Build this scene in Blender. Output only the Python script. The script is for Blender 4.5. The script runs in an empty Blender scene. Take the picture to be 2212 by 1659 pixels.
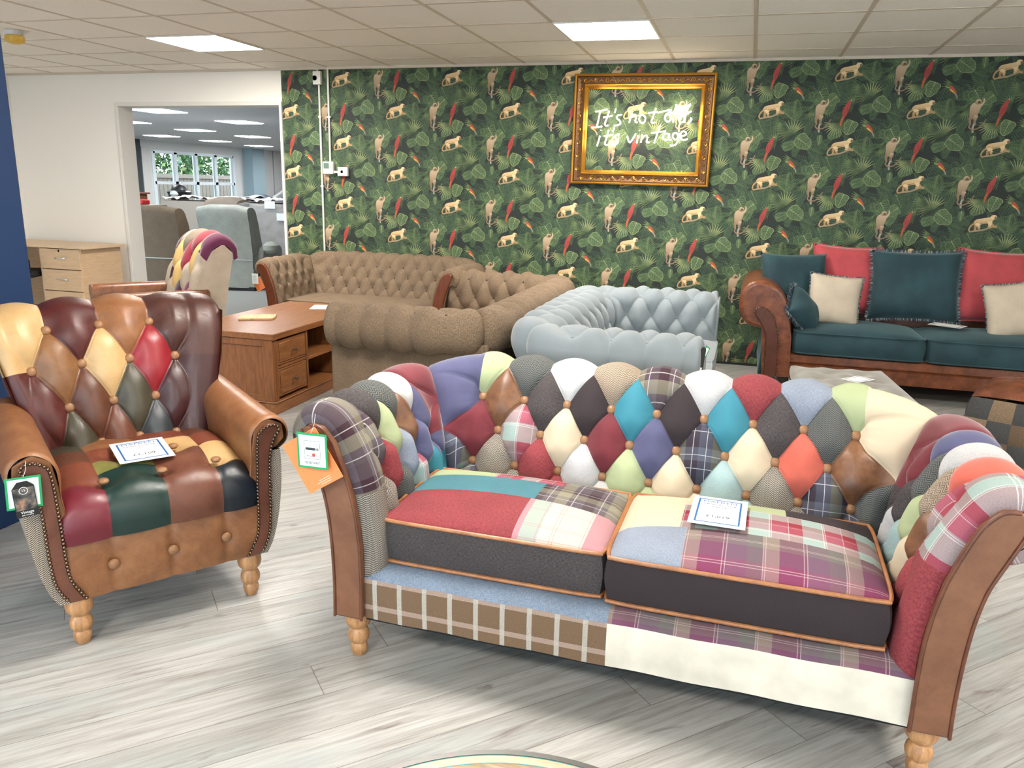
import bpy, bmesh, math, random
import numpy as np
from mathutils import Vector, Matrix
random.seed(7); rng = np.random.default_rng(7)
S = bpy.context.scene
COL = S.collection
PI = math.pi
R = math.radians

# ------------------------------------------------------------------ camera
CAMH = 1.3805
cd = bpy.data.cameras.new('camera'); cam = bpy.data.objects.new('camera', cd); COL.objects.link(cam)
yaw, pitch, roll = 0.2815, 0.2446, 0.0237
fwd = Vector((-math.sin(yaw)*math.cos(pitch), math.cos(yaw)*math.cos(pitch), -math.sin(pitch)))
rt = Vector((math.cos(yaw), math.sin(yaw), 0)); up = rt.cross(fwd)
r2 = math.cos(roll)*rt + math.sin(roll)*up; u2 = -math.sin(roll)*rt + math.cos(roll)*up
cam.matrix_world = Matrix(((r2.x, u2.x, -fwd.x, 0), (r2.y, u2.y, -fwd.y, 0), (r2.z, u2.z, -fwd.z, CAMH), (0, 0, 0, 1)))
cd.sensor_width = 36; cd.lens = 1702.4/2212*36; cd.clip_start = .02; cd.clip_end = 200
S.camera = cam
# ------------------------------------------------------------------ world, exposure
w = bpy.data.worlds.new('sky'); S.world = w; w.use_nodes = True
nt = w.node_tree; bg = nt.nodes['Background']
bg.inputs['Color'].default_value = (.68, .86, 1.0, 1); bg.inputs['Strength'].default_value = 3.4
S.view_settings.view_transform = 'Standard'; S.view_settings.look = 'None'
S.view_settings.gamma = 1; S.view_settings.use_curve_mapping = False
S.view_settings.exposure = 0.84
S.cycles.use_denoising = True
S.cycles.max_bounces = 8; S.cycles.diffuse_bounces = 5; S.cycles.glossy_bounces = 3; S.cycles.transmission_bounces = 6
S.cycles.sample_clamp_indirect = 8
S.cycles.caustics_reflective = False; S.cycles.caustics_refractive = False

# ------------------------------------------------------------------ helpers
LK = [1.0, 0.0]      # cloth palette: albedo scale and greying
def lin(c):
    q = [((x/255)/12.92 if x/255 <= .04045 else ((x/255+.055)/1.055)**2.4) for x in c[:3]]
    g = (q[0]+q[1]+q[2])/3
    return tuple((x+(g-x)*LK[1])*LK[0] for x in q)
def link(o, parent=None):
    COL.objects.link(o)
    if parent is not None: o.parent = parent
    return o
def tag(o, label=None, cat=None, group=None, kind=None):
    if label: o['label'] = label
    if cat: o['category'] = cat
    if group: o['group'] = group
    if kind: o['kind'] = kind
    return o
def empty(name, loc, rz=0, label=None, cat=None, group=None):
    o = bpy.data.objects.new(name, None); o.empty_display_size = .1
    o.location = loc; o.rotation_euler = (0, 0, rz); COL.objects.link(o)
    return tag(o, label, cat, group)
def dup(o, parent=None, loc=None, rot=None):
    c = o.copy(); COL.objects.link(c); c.parent = parent
    if loc is not None: c.location = loc
    if rot is not None: c.rotation_euler = rot
    for ch in list(o.children): dup(ch, c)
    return c
class MB:
    def __init__(s): s.v = []; s.f = []; s.m = []; s.uv = []
    def add(s, vs, fs, ms=0, uvs=None):
        b = len(s.v); s.v += [tuple(map(float, q)) for q in vs]
        for i, f in enumerate(fs):
            s.f.append([b+k for k in f]); s.m.append(ms if isinstance(ms, int) else ms[i])
            if uvs is None: s.uv.append(None)
            else: s.uv.append([tuple(uvs[k]) for k in f])
        return s
    def box(s, x0, x1, y0, y1, z0, z1, m=0):
        vs = [(x0,y0,z0),(x1,y0,z0),(x1,y1,z0),(x0,y1,z0),(x0,y0,z1),(x1,y0,z1),(x1,y1,z1),(x0,y1,z1)]
        return s.add(vs, [(0,3,2,1),(4,5,6,7),(0,1,5,4),(1,2,6,5),(2,3,7,6),(3,0,4,7)], m)
    def grid(s, P, ms=0, uv=None, flip=False, cu=False, cv=False):
        P = np.asarray(P, float); nu, nv = P.shape[:2]
        fs = []; mm = []
        for i in range(nu if cu else nu-1):
            for j in range(nv if cv else nv-1):
                a, b, c, d = i*nv+j, ((i+1) % nu)*nv+j, ((i+1) % nu)*nv+(j+1) % nv, i*nv+(j+1) % nv
                fs.append((a,d,c,b) if flip else (a,b,c,d))
                mm.append(ms if isinstance(ms, int) else int(ms[i][j]))
        return s.add(P.reshape(-1,3), fs, mm, None if uv is None else np.asarray(uv).reshape(-1,2))
    def lathe(s, prof, n=24, c=(0,0,0), m=0, axis='z'):
        P = np.zeros((n, len(prof), 3))
        for i in range(n):
            a = 2*PI*i/n
            for j, (r, z) in enumerate(prof):
                q = (r*math.cos(a), r*math.sin(a), z)
                if axis == 'y': q = (q[0], q[2], -q[1])
                if axis == 'x': q = (q[2], q[0], q[1])
                P[i,j] = (q[0]+c[0], q[1]+c[1], q[2]+c[2])
        return s.grid(P, m, cu=True)
    def tube(s, pts, r, n=8, closed=False, m=0, caps=True):
        pts = [Vector(p) for p in pts]; N = len(pts); P = np.zeros((N, n, 3))
        prev = None
        for i in range(N):
            a = pts[(i-1) % N] if (closed or i > 0) else pts[i]; b = pts[(i+1) % N] if (closed or i < N-1) else pts[i]
            t = (b-a).normalized()
            if prev is None:
                ref = Vector((0,0,1)) if abs(t.z) < .9 else Vector((1,0,0)); prev = (ref - t*ref.dot(t)).normalized()
            else:
                q = prev - t*prev.dot(t)
                prev = q.normalized() if q.length > 1e-6 else prev
            bn = t.cross(prev); rr = r[i] if hasattr(r, '__len__') else r
            for k in range(n):
                an = 2*PI*k/n; q = pts[i]+(prev*math.cos(an)+bn*math.sin(an))*rr; P[i,k] = q
        s.grid(P, m, cu=closed, cv=True)
        if not closed and caps:
            b = len(s.v)-N*n
            s.f.append([b+k for k in range(n)][::-1]); s.m.append(m); s.uv.append(None)
            s.f.append([b+(N-1)*n+k for k in range(n)]); s.m.append(m); s.uv.append(None)
        return s
    def prism(s, pts, a0, a1, axis='y', m=0):
        n = len(pts)
        def mk(p, a): return {'y': (p[0], a, p[1]), 'x': (a, p[0], p[1]), 'z': (p[0], p[1], a)}[axis]
        vs = [mk(p, a0) for p in pts]+[mk(p, a1) for p in pts]
        fs = [tuple(range(n)), tuple(range(2*n-1, n-1, -1))]+[(i, i+n, (i+1) % n+n, (i+1) % n) for i in range(n)]
        return s.add(vs, fs, m)
    def build(s, name, mats, parent=None, smooth=True, bevel=0, seg=2, angle=40, loc=None, fixn=True, weld=0):
        me = bpy.data.meshes.new(name); me.from_pydata(s.v, [], s.f)
        if not isinstance(mats, (list, tuple)): mats = [mats]
        for m in mats: me.materials.append(m)
        me.polygons.foreach_set('material_index', np.array(s.m, dtype=np.int32))
        uvl = me.uv_layers.new(name='UVMap'); ua = np.zeros((len(me.loops), 2)); k = 0
        for f, uv in zip(s.f, s.uv):
            if uv is not None:
                ua[k:k+len(f)] = uv
            else:
                pts = [s.v[i] for i in f]
                a = Vector(pts[1])-Vector(pts[0]); b = Vector(pts[2])-Vector(pts[0]); n = a.cross(b)
                ax = max(range(3), key=lambda q: abs(n[q]))
                ij = [(1,2),(0,2),(0,1)][ax]
                ua[k:k+len(f)] = [(p[ij[0]], p[ij[1]]) for p in pts]
            k += len(f)
        uvl.data.foreach_set('uv', ua.ravel())
        if fixn or weld:
            bm = bmesh.new(); bm.from_mesh(me)
            if weld: bmesh.ops.remove_doubles(bm, verts=bm.verts, dist=weld)
            if fixn: bmesh.ops.recalc_face_normals(bm, faces=bm.faces)
            bm.to_mesh(me); bm.free()
        me.polygons.foreach_set('use_smooth', np.ones(len(me.polygons), dtype=bool) if smooth else np.zeros(len(me.polygons), dtype=bool))
        o = bpy.data.objects.new(name, me)
        if loc: o.location = loc
        link(o, parent)
        if smooth and angle: 
            try: me.set_sharp_from_angle(angle=R(angle))
            except Exception: pass
        if bevel:
            b = o.modifiers.new('bevel', 'BEVEL'); b.width = bevel; b.segments = seg; b.limit_method = 'ANGLE'; b.angle_limit = R(35)
            b.harden_normals = False
        return o
def spl(ctrl, t):
    c = np.array(ctrl, float); c = c[np.argsort(c[:,0])]; x = c[:,0]; t = np.clip(np.asarray(t, float), x[0], x[-1])
    out = []
    for k in range(1, c.shape[1]):
        y = c[:,k]; d = np.gradient(y, x); i = np.clip(np.searchsorted(x, t, side='right')-1, 0, len(x)-2)
        hh = x[i+1]-x[i]; q = (t-x[i])/hh
        out.append((2*q**3-3*q**2+1)*y[i]+(q**3-2*q**2+q)*hh*d[i]+(-2*q**3+3*q**2)*y[i+1]+(q**3-q**2)*hh*d[i+1])
    return out
def smooth_pts(pts, n=6, closed=False):
    P = np.array(pts, float); N = len(P); out = []
    rngi = range(N) if closed else range(N-1)
    for i in rngi:
        p0 = P[(i-1) % N] if (closed or i > 0) else P[i]; p1 = P[i]; p2 = P[(i+1) % N]; p3 = P[(i+2) % N] if (closed or i < N-2) else P[i+1]
        for k in range(n):
            t = k/n
            out.append(tuple(.5*((2*p1)+(-p0+p2)*t+(2*p0-5*p1+4*p2-p3)*t*t+(-p0+3*p1-3*p2+p3)*t**3)))
    if not closed: out.append(tuple(P[-1]))
    return out

# ------------------------------------------------------------------ materials
class NT:
    def __init__(s, name, rough=.6, color=(128,128,128), **kw):
        s.m = bpy.data.materials.new(name); s.m.use_nodes = True; s.t = s.m.node_tree; s.p = s.t.nodes['Principled BSDF']
        s.p.inputs['Roughness'].default_value = rough
        s.p.inputs['Base Color'].default_value = lin(color)+(1,)
        for k, v in kw.items(): s.p.inputs[k.replace('_', ' ')].default_value = v
    def n(s, ty, **kw):
        q = s.t.nodes.new(ty)
        for k, v in kw.items(): setattr(q, k, v)
        return q
    def L(s, a, b): s.t.links.new(a, b)
    def put(s, sock, v):
        if hasattr(v, 'links') or isinstance(v, bpy.types.NodeSocket): s.L(v, sock)
        elif isinstance(v, tuple) and len(v) == 3 and sock.type == 'RGBA': sock.default_value = lin(v)+(1,)
        else: sock.default_value = v
    def M(s, op, a, b=0, c=0):
        q = s.n('ShaderNodeMath', operation=op); s.put(q.inputs[0], a); s.put(q.inputs[1], b); s.put(q.inputs[2], c); return q.outputs[0]
    def mix(s, f, a, b, mode='MIX'):
        q = s.n('ShaderNodeMix', data_type='RGBA', blend_type=mode, clamp_result=False)
        s.put(q.inputs[0], f); s.put(q.inputs[6], a); s.put(q.inputs[7], b); return q.outputs[2]
    def co(s, kind='UV'): return s.n('ShaderNodeTexCoord').outputs[kind]
    def xyz(s, v):
        q = s.n('ShaderNodeSeparateXYZ'); s.L(v, q.inputs[0]); return q.outputs
    def comb(s, x, y, z=0):
        q = s.n('ShaderNodeCombineXYZ'); s.put(q.inputs[0], x); s.put(q.inputs[1], y); s.put(q.inputs[2], z); return q.outputs[0]
    def map(s, v, scale=(1,1,1), rot=(0,0,0), loc=(0,0,0)):
        q = s.n('ShaderNodeMapping'); s.L(v, q.inputs[0]); q.inputs['Scale'].default_value = scale; q.inputs['Rotation'].default_value = rot; q.inputs['Location'].default_value = loc; return q.outputs[0]
    def noise(s, v, scale, detail=3, rough=.5, dist=0):
        q = s.n('ShaderNodeTexNoise'); s.L(v, q.inputs['Vector']); q.inputs['Scale'].default_value = scale; q.inputs['Detail'].default_value = detail
        q.inputs['Roughness'].default_value = rough; q.inputs['Distortion'].default_value = dist; return q.outputs[0]
    def ramp(s, f, stops, interp='LINEAR'):
        q = s.n('ShaderNodeValToRGB'); s.put(q.inputs[0], f); r = q.color_ramp; r.interpolation = interp
        while len(r.elements) < len(stops): r.elements.new(.5)
        for e, (p, c) in zip(r.elements, stops):
            e.position = p; e.color = (lin(c)+(1,)) if isinstance(c, tuple) else (c, c, c, 1)
        return q.outputs[0]
    def bump(s, h, strength=.3, dist=.002):
        q = s.n('ShaderNodeBump'); s.put(q.inputs['Height'], h); q.inputs['Strength'].default_value = strength; q.inputs['Distance'].default_value = dist
        s.L(q.outputs[0], s.p.inputs['Normal']); return s
    def col(s, c): s.put(s.p.inputs['Base Color'], c); return s
    def var(s, f, lo=.85, hi=1.1): return s.ramp(f, [(.3, lo), (.7, hi)])
def dk(c, k): return tuple(max(0, min(255, x*k)) for x in c)
def plain(name, c, rough=.6, **kw): return NT(name, rough, c, **kw).m
def velvet(name, c):
    t = NT('velvet_'+name, .85, c); t.p.inputs['Sheen Weight'].default_value = .35; t.p.inputs['Sheen Roughness'].default_value = .4
    o = t.co('Object'); n = t.noise(o, 9, 3); t.col(t.mix(1, c, t.var(n, .82, 1.12), 'MULTIPLY'))
    t.bump(t.noise(o, 420, 2), .12, .001); return t.m
def leather(name, c, hi=None, rough=.42, mott=1):
    t = NT('leather_'+name, rough, c); o = t.co('Object'); hi = hi or dk(c, 1.35)
    n = t.noise(o, 14, 5, .62, .4); n2 = t.noise(o, 55, 4, .7, 1.2)
    f = t.ramp(t.M('ADD', t.M('MULTIPLY', n, .7), t.M('MULTIPLY', n2, .3)), [(.38, 0.), (.68, 1.)])
    c2 = t.mix(t.M('MULTIPLY', f, .75*mott), dk(c, .86), hi); t.col(c2)
    vo = t.n('ShaderNodeTexVoronoi', feature='DISTANCE_TO_EDGE'); t.L(o, vo.inputs['Vector']); vo.inputs['Scale'].default_value = 260
    t.bump(t.M('MINIMUM', t.M('MULTIPLY', vo.outputs[0], 4), .6), .12, .001)
    t.L(t.ramp(n2, [(.3, rough-.08), (.7, rough+.14)]), t.p.inputs['Roughness'])
    return t.m
def weave(name, c, c2, sc=1, rough=.9):   # chenille / woven cloth: streaky two-tone threads
    t = NT('weave_'+name, rough, c); uv = t.co('UV')
    a = t.noise(t.map(uv, (140*sc, 900*sc, 1)), 1, 2, .6); b = t.noise(t.map(uv, (900*sc, 160*sc, 1)), 1, 2, .6)
    f = t.ramp(t.M('ADD', t.M('MULTIPLY', a, .5), t.M('MULTIPLY', b, .5)), [(.42, 0.), (.58, 1.)])
    big = t.noise(uv, 9, 3)
    t.col(t.mix(1, t.mix(f, c, c2), t.var(big, .9, 1.08), 'MULTIPLY')); t.bump(f, .35, .0012); return t.m
def herring(name, c1, c2, w=.016, p=.006, c3=None):
    t = NT('herringbone_'+name, .92, c1); x, y, _ = t.xyz(t.co('UV'))
    fx = t.M('FRACT', t.M('DIVIDE', x, w)); tri = t.M('ABSOLUTE', t.M('SUBTRACT', t.M('MULTIPLY', fx, 2), 1))
    f = t.M('GREATER_THAN', t.M('FRACT', t.M('ADD', t.M('DIVIDE', y, p), t.M('MULTIPLY', tri, w/p*.5))), .5)
    sp = t.noise(t.co('UV'), 700, 2); big = t.noise(t.co('UV'), 16, 3)
    cc = t.mix(f, c1, c2)
    if c3: cc = t.mix(t.ramp(big, [(.45, 0.), (.6, .55)]), cc, c3)
    t.col(t.mix(1, cc, t.var(sp, .7, 1.25), 'MULTIPLY')); t.bump(sp, .3, .001); return t.m
def plaid(name, per, hs, vs, mixf=.5, lines=(), lcol=(225,220,215), lv=None):
    t = NT('plaid_'+name, .92); x, y, _ = t.xyz(t.co('UV'))
    fx = t.M('FRACT', t.M('DIVIDE', t.M('ADD', x, 5), per)); fy = t.M('FRACT', t.M('DIVIDE', t.M('ADD', y, 5), per))
    c = t.mix(mixf, t.ramp(fx, hs, 'CONSTANT'), t.ramp(fy, vs, 'CONSTANT'))
    for ff, ls in ((fx, lines), (fy, lines if lv is None else lv)):
        for (pos, wd, k) in ls:
            c = t.mix(t.M('MULTIPLY', t.M('LESS_THAN', t.M('ABSOLUTE', t.M('SUBTRACT', ff, pos)), wd), k), c, lcol)
    sp = t.noise(t.co('UV'), 620, 2, .6); t.col(t.mix(1, c, t.var(sp, .8, 1.17), 'MULTIPLY')); t.bump(sp, .3, .001); return t.m
def wood(name, c1, c2, rough=.45, scale=(3, 26, 26), axis='Object', dark=None):
    t = NT('wood_'+name, rough); o = t.co(axis); m = t.map(o, scale)
    n = t.noise(m, 2.2, 5, .6, .8); n2 = t.noise(t.map(o, tuple(q*6 for q in scale)), 2, 3)
    f = t.ramp(t.M('ADD', t.M('MULTIPLY', n, .75), t.M('MULTIPLY', n2, .25)), [(.36, 0.), (.64, 1.)])
    t.col(t.mix(f, c1, c2)); t.bump(n, .08, .001); return t.m
# ------------------------------------------------------------------ setting
CEIL = 2.367; WY = 6.63
m_white = plain('painted_wall', (240, 236, 229), .75)
m_trimw = plain('white_gloss_paint', (225, 222, 216), .4)
def ceiling_mat(name, c):
    t = NT(name, .9, c); o = t.co('Object'); t.col(t.mix(1, c, t.var(t.noise(o, 260, 2), .93, 1.05), 'MULTIPLY')); return t.m
m_ceil = ceiling_mat('ceiling_tile', (243, 238, 230)); m_tbar = plain('ceiling_tbar', (206, 194, 178), .5)
# floor: diagonal white-washed boards
t = NT('washed_floorboards', .42)
o = t.map(t.co('Object'), rot=(0, 0, R(-44.5)))
x, y, _ = t.xyz(o)
PW = .148
q = t.M('DIVIDE', y, PW); idx = t.M('FLOOR', q); fq = t.M('FRACT', q)
wn = t.n('ShaderNodeTexWhiteNoise', noise_dimensions='1D'); t.L(idx, wn.inputs['W'])
px = t.M('DIVIDE', t.M('ADD', x, t.M('MULTIPLY', wn.outputs[0], 7.3)), 2.1); fp = t.M('FRACT', px)
wn2 = t.n('ShaderNodeTexWhiteNoise', noise_dimensions='2D'); t.L(t.comb(t.M('FLOOR', px), idx), wn2.inputs['Vector'])
rnd = wn2.outputs[0]
lv = t.comb(t.M('ADD', x, t.M('MULTIPLY', rnd, 30)), t.M('ADD', y, t.M('MULTIPLY', rnd, 11)))
g1 = t.noise(t.map(lv, (1.6, 26, 1)), 1.6, 6, .62, .9); g2 = t.noise(t.map(lv, (5, 130, 1)), 1.5, 3, .6, .3)
gr = t.M('ADD', t.M('MULTIPLY', g1, .7), t.M('MULTIPLY', g2, .3))
base = t.ramp(gr, [(.30, (124, 119, 113)), (.44, (151, 149, 145)), (.58, (169, 169, 166)), (.75, (182, 184, 183))])
base = t.mix(1, base, t.ramp(rnd, [(0, .86), (.5, 1.), (1, 1.06)]), 'MULTIPLY')
patch = t.noise(t.map(lv, (1.3, 2.2, 1)), 1.7, 3, .5)
base = t.mix(t.ramp(patch, [(.5, 0.), (.72, .5)]), base, (156, 166, 168))
stn = t.noise(t.map(lv, (2.2, 14, 1)), 1.2, 4, .6, 1.5)
base = t.mix(t.ramp(stn, [(.62, 0.), (.74, .7)]), base, (88, 74, 70))
teal = t.noise(t.map(o, (7, 16, 1)), 1.1, 3, .6); tz = t.noise(o, .9, 2)
base = t.mix(t.M('MULTIPLY', t.ramp(teal, [(.67, 0.), (.74, .45)]), t.ramp(tz, [(.5, 0.), (.6, 1.)])), base, (112, 160, 158))
vo = t.n('ShaderNodeTexVoronoi'); t.L(t.map(lv, (2.6, 4.2, 1)), vo.inputs['Vector']); vo.inputs['Scale'].default_value = 1.
kn = t.M('MULTIPLY', t.M('SUBTRACT', 1, t.M('MINIMUM', t.M('MULTIPLY', vo.outputs['Distance'], 16), 1)), 1)
base = t.mix(t.M('MULTIPLY', kn, .7), base, (82, 66, 56))
gap = t.M('MAXIMUM', t.M('GREATER_THAN', t.M('ABSOLUTE', t.M('SUBTRACT', fq, .5)), .4925), t.M('GREATER_THAN', t.M('ABSOLUTE', t.M('SUBTRACT', fp, .5)), .4993))
base = t.mix(t.M('MULTIPLY', gap, .62), base, (70, 58, 50))
t.col(base); t.L(t.ramp(gr, [(.3, .5), (.7, .36)]), t.p.inputs['Roughness'])
t.bump(t.M('SUBTRACT', t.M('MULTIPLY', gr, .4), gap), .25, .0015); m_floor = t.m
m_carpet = NT('grey_carpet', .95, (140, 140, 136)); m_carpet.bump(m_carpet.noise(m_carpet.co('Object'), 200, 2), .4, .004); m_carpet = m_carpet.m
def struct(name, mb, m, **kw):
    o = mb.build(name, m, smooth=False, **kw); o['kind'] = 'structure'; return o
struct('floor', MB().box(-7.45, 3.6, -3.4, WY, -.06, 0), m_floor)
struct('floor.001', MB().box(-15.5, -2.2, WY, 27, -.06, 0), m_carpet)
struct('floor.002', MB().box(-14, 10, -12, -3.4, -.12, -.05), plain('bounce_pavement', (205, 203, 198), .9))  # unseen ground added to stop light from below; pale to brighten the ceiling
# wall with opening to the next room
DX0, DX1, DZ = -5.94, -4.165, 2.055
struct('wall_back', MB().box(-7.45, DX0, WY, WY+.17, 0, CEIL).box(DX0, DX1, WY, WY+.17, DZ, CEIL).box(DX1, 3.6, WY, WY+.17, 0, CEIL), m_white)
struct('wall_left', MB().box(-7.45, -7.25, -3.4, WY, 0, CEIL), m_white)
struct('wall_right', MB().box(3.4, 3.6, -3.4, WY, 0, CEIL), m_white)
fr = MB()
fr.box(-7.45, 3.6, -3.55, -3.4, 0, .22).box(-7.45, 3.6, -3.55, -3.4, 2.26, CEIL)
struct('wall_front', fr, m_white)
wf = MB()
for k in range(8): wf.box(-7.25+k*1.52-.03, -7.25+k*1.52+.03, -3.52, -3.44, .22, 2.26)
wf.box(-7.25, 3.4, -3.52, -3.44, .22, .28).box(-7.25, 3.4, -3.52, -3.44, 2.2, 2.26)
struct('window_1', wf, m_trimw)
struct('ceiling', MB().box(-7.45, 3.6, -3.55, WY+.17, CEIL, CEIL+.1), m_ceil)
tb = MB(); gx = -.0663; gy = 5.0639
xs = [gx+.6*i for i in range(-12, 7)]; ys = [gy+.6*i for i in range(-14, 3)]
for xx in xs: tb.box(xx-.012, xx+.012, -3.4, WY, CEIL-.003, CEIL+.001)
for yy in ys: tb.box(-7.25, 3.4, yy-.012, yy+.012, CEIL-.0028, CEIL+.001)
tb.box(-7.25, 3.4, WY-.02, WY, CEIL-.02, CEIL)
struct('trim_1', tb, m_tbar)
# architrave of the opening
ar = MB()
ar.box(DX0-.03, DX0+.004, WY-.02, WY+.174, 0, DZ+.03).box(DX1-.004, DX1+.022, WY-.02, WY+.174, 0, DZ+.03).box(DX0+.004, DX1-.004, WY-.02, WY+.174, DZ-.004, DZ+.03)
struct('trim_2', ar, m_trimw, bevel=.003)
def emis(name, c, s):
    t = NT(name, .5, (255,255,255)); t.p.inputs['Emission Color'].default_value = lin(c)+(1,); t.p.inputs['Emission Strength'].default_value = s; return t.m
m_led = emis('lit_diffuser', (255, 247, 236), 38.)
m_led2 = emis('lit_diffuser_far', (250, 252, 255), 26.)
def panel(x0, y0, zc, m, label=None, group=None, rot=0):
    o = empty('ceiling_light', (x0+.3, y0+.3, zc), rot, label, 'ceiling light', group)
    MB().box(-.3, .3, -.3, -.288, -.008, 0).box(-.3, .3, .288, .3, -.008, 0).box(-.3, -.288, -.288, .288, -.008, 0).box(.288, .3, -.288, .288, -.008, 0).build('frame', m_trimw, o, smooth=False)
    MB().box(-.288, .288, -.288, .288, -.006, -.001).build('diffuser', m, o, smooth=False)
    return o
for i, j, lab in [(-7, 0, 'lit square ceiling panel over the leather armchair side, left of the two near panels'), (-2, 0, 'lit square ceiling panel nearest the gilt frame')]:
    panel(gx+.6*i, gy+.6*j, CEIL-.003, m_led, lab)
for i, j in [(-7, -5), (-2, -5), (3, -5), (-7, -10), (-2, -10), (3, -10)]:  # panels out of view, added because the room needs their light
    panel(gx+.6*i, gy+.6*j, CEIL-.003, m_led, 'added lit square ceiling panel outside the picture', 'ceiling panels outside the picture')
# smoke detector
o = empty('smoke_detector', (-5.06, 4.72, CEIL-.003), 0, 'smoke detector with yellow dust cover on the ceiling by the blue wall', 'smoke detector')
MB().lathe([(0,0),(.062,0),(.062,-.018),(.055,-.03),(.045,-.03),(.0,-.03)], 28).build('base', plain('detector_white', (205,205,205), .4), o)
MB().lathe([(.05,-.028),(.062,-.036),(.064,-.06),(.055,-.078),(.03,-.086),(0,-.088)], 28).build('dust_cover', plain('yellow_plastic', (205,165,60), .35), o)
# blue wall end at the left
t = NT('blue_paint', .6, (10, 46, 88)); t.bump(t.noise(t.co('Object'), 60, 3), .15, .003)
struct('wall_blue', MB().box(-3.6, -2.765, .9, 2.52, 0, CEIL), t.m, bevel=.006)
# next room
C2 = CEIL
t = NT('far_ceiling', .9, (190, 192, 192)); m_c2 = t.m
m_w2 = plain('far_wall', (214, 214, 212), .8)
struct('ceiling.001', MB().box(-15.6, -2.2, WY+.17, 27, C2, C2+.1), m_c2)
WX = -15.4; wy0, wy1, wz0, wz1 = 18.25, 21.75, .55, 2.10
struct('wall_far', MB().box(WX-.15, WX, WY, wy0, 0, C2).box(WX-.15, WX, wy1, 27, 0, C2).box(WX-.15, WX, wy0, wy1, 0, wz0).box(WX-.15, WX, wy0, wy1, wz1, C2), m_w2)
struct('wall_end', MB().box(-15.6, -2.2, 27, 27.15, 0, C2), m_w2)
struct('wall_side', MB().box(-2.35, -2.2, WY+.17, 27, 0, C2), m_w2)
wn_ = MB()
for k in range(5):
    yy = wy0+(wy1-wy0)*k/4; wn_.box(WX-.08, WX+.02, yy-.06, yy+.06, wz0, wz1)
wn_.box(WX-.08, WX+.02, wy0, wy1, wz0-.03, wz0+.05).box(WX-.08, WX+.02, wy0, wy1, wz1-.05, wz1+.03).box(WX-.08, WX+.02, wy0, wy1, 1.24, 1.32)
struct('window_2', wn_, plain('upvc', (225, 235, 240), .3))
t = NT('window_glass', .02, (255,255,255)); t.p.inputs['Transmission Weight'].default_value = 1; t.p.inputs['IOR'].default_value = 1.02
struct('window_3', MB().box(WX-.045, WX-.04, wy0, wy1, wz0, wz1), t.m)
struct('wall_return', MB().box(WX, WX+.35, 22.25, 22.9, 0, C2), plain('pale_blue_wall', (150, 172, 180), .8))
struct('wall_dark', MB().box(WX, WX+.06, 15.5, 17.75, 0, C2), plain('charcoal_wall', (58, 64, 68), .8))
sm = MB()
for yy in (23.9, 25.4): sm.box(WX, WX+.02, yy, yy+.03, 0, C2)
struct('trim_3', sm, plain('panel_joint', (160,162,162), .6))
struct('trim_4', MB().box(WX, WX+.04, 17.8, 18.1, .2, 2.2), plain('window_blind_edge', (205, 205, 200), .8))
far = [(-8.6, 10.4), (-8.6, 12.4), (-10.95, 12.4), (-11.05, 14.4), (-11.05, 16.4), (-13.45, 16.3), (-13.45, 18.3), (-13.7, 20.6), (-13.45, 22.8), (-8.6, 14.6), (-6.2, 8.4), (-11.05, 23.0)]
flab = ['lit ceiling panel in the far room, at the very top of the opening', 'lit ceiling panel in the far room, upper right in the opening', 'lit ceiling panel in the far room, cut off by the left edge of the opening',
 'lit ceiling panel in the far room, centre of the opening', 'lit ceiling panel in the far room, middle of the three stacked at the right', 'lit ceiling panel in the far room, above the dark wall beside the window',
 'lit ceiling panel in the far room, directly above the window with four panes', 'lit ceiling panel in the far room, smallest and lowest, right of the window']
for k, (a, b) in enumerate(far):  # unlabelled rest is out of view, added to brighten the far room
    panel(a-.3, b-.3, C2-.002, m_led2, flab[k] if k < 8 else 'added lit square ceiling panel of the far room, unseen behind the wall', 'ceiling panels in the far room')
# hedge and fence outside the far window
t = NT('hedge_leaf', .6); c = t.n('ShaderNodeVertexColor'); t.L(c.outputs[0], t.p.inputs['Base Color']); m_leafv = t.m
def leafmass(name, n, cx, cy, cz, sx, sy, sz, size, cols, label, cat):
    v = []; f = []; cl = []
    for k in range(n):
        d = rng.normal(size=3); d /= np.linalg.norm(d); r = rng.uniform(.75, 1)
        p = np.array([cx, cy, cz])+d*r*np.array([sx, sy, sz])
        a = rng.normal(size=3); a /= np.linalg.norm(a); b = np.cross(a, rng.normal(size=3)); b /= np.linalg.norm(b)
        s_ = size*rng.uniform(.6, 1.3); b0 = len(v)
        v += [tuple(p-a*s_), tuple(p+b*s_*.45), tuple(p+a*s_), tuple(p-b*s_*.45)]; f.append((b0, b0+1, b0+2, b0+3)); c_ = lin(cols[rng.integers(len(cols))]); cl += [c_+(1,)]*4
    me = bpy.data.meshes.new(name); me.from_pydata(v, [], f); me.materials.append(m_leafv)
    ca = me.color_attributes.new('Col', 'FLOAT_COLOR', 'CORNER'); ca.data.foreach_set('color', np.array(cl, np.float32).ravel())
    o = bpy.data.objects.new(name, me); link(o); tag(o, label, cat); return o
gc = [(70, 110, 60), (110, 145, 80), (150, 170, 110), (95, 125, 95), (50, 80, 45), (175, 180, 130)]
for k, (cy_, cz_) in enumerate([(20.9, 2.2), (24.7, 2.2), (28.6, 2.3)]):
    o = leafmass('hedge_shrub', 5200, -20.2-.3*k, cy_, cz_-.15, 1.2, 1.75, 2.2, .12, gc, 'leafy green shrub outside the far window, ' + ['left of three', 'middle of three', 'right of three'][k], 'shrub')
    o['group'] = 'shrubs outside the far window'
fe = MB()
for k in range(60): fe.box(-17.95, -17.92, 16.5+k*.19, 16.66+k*.19, 0, 1.55)
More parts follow.
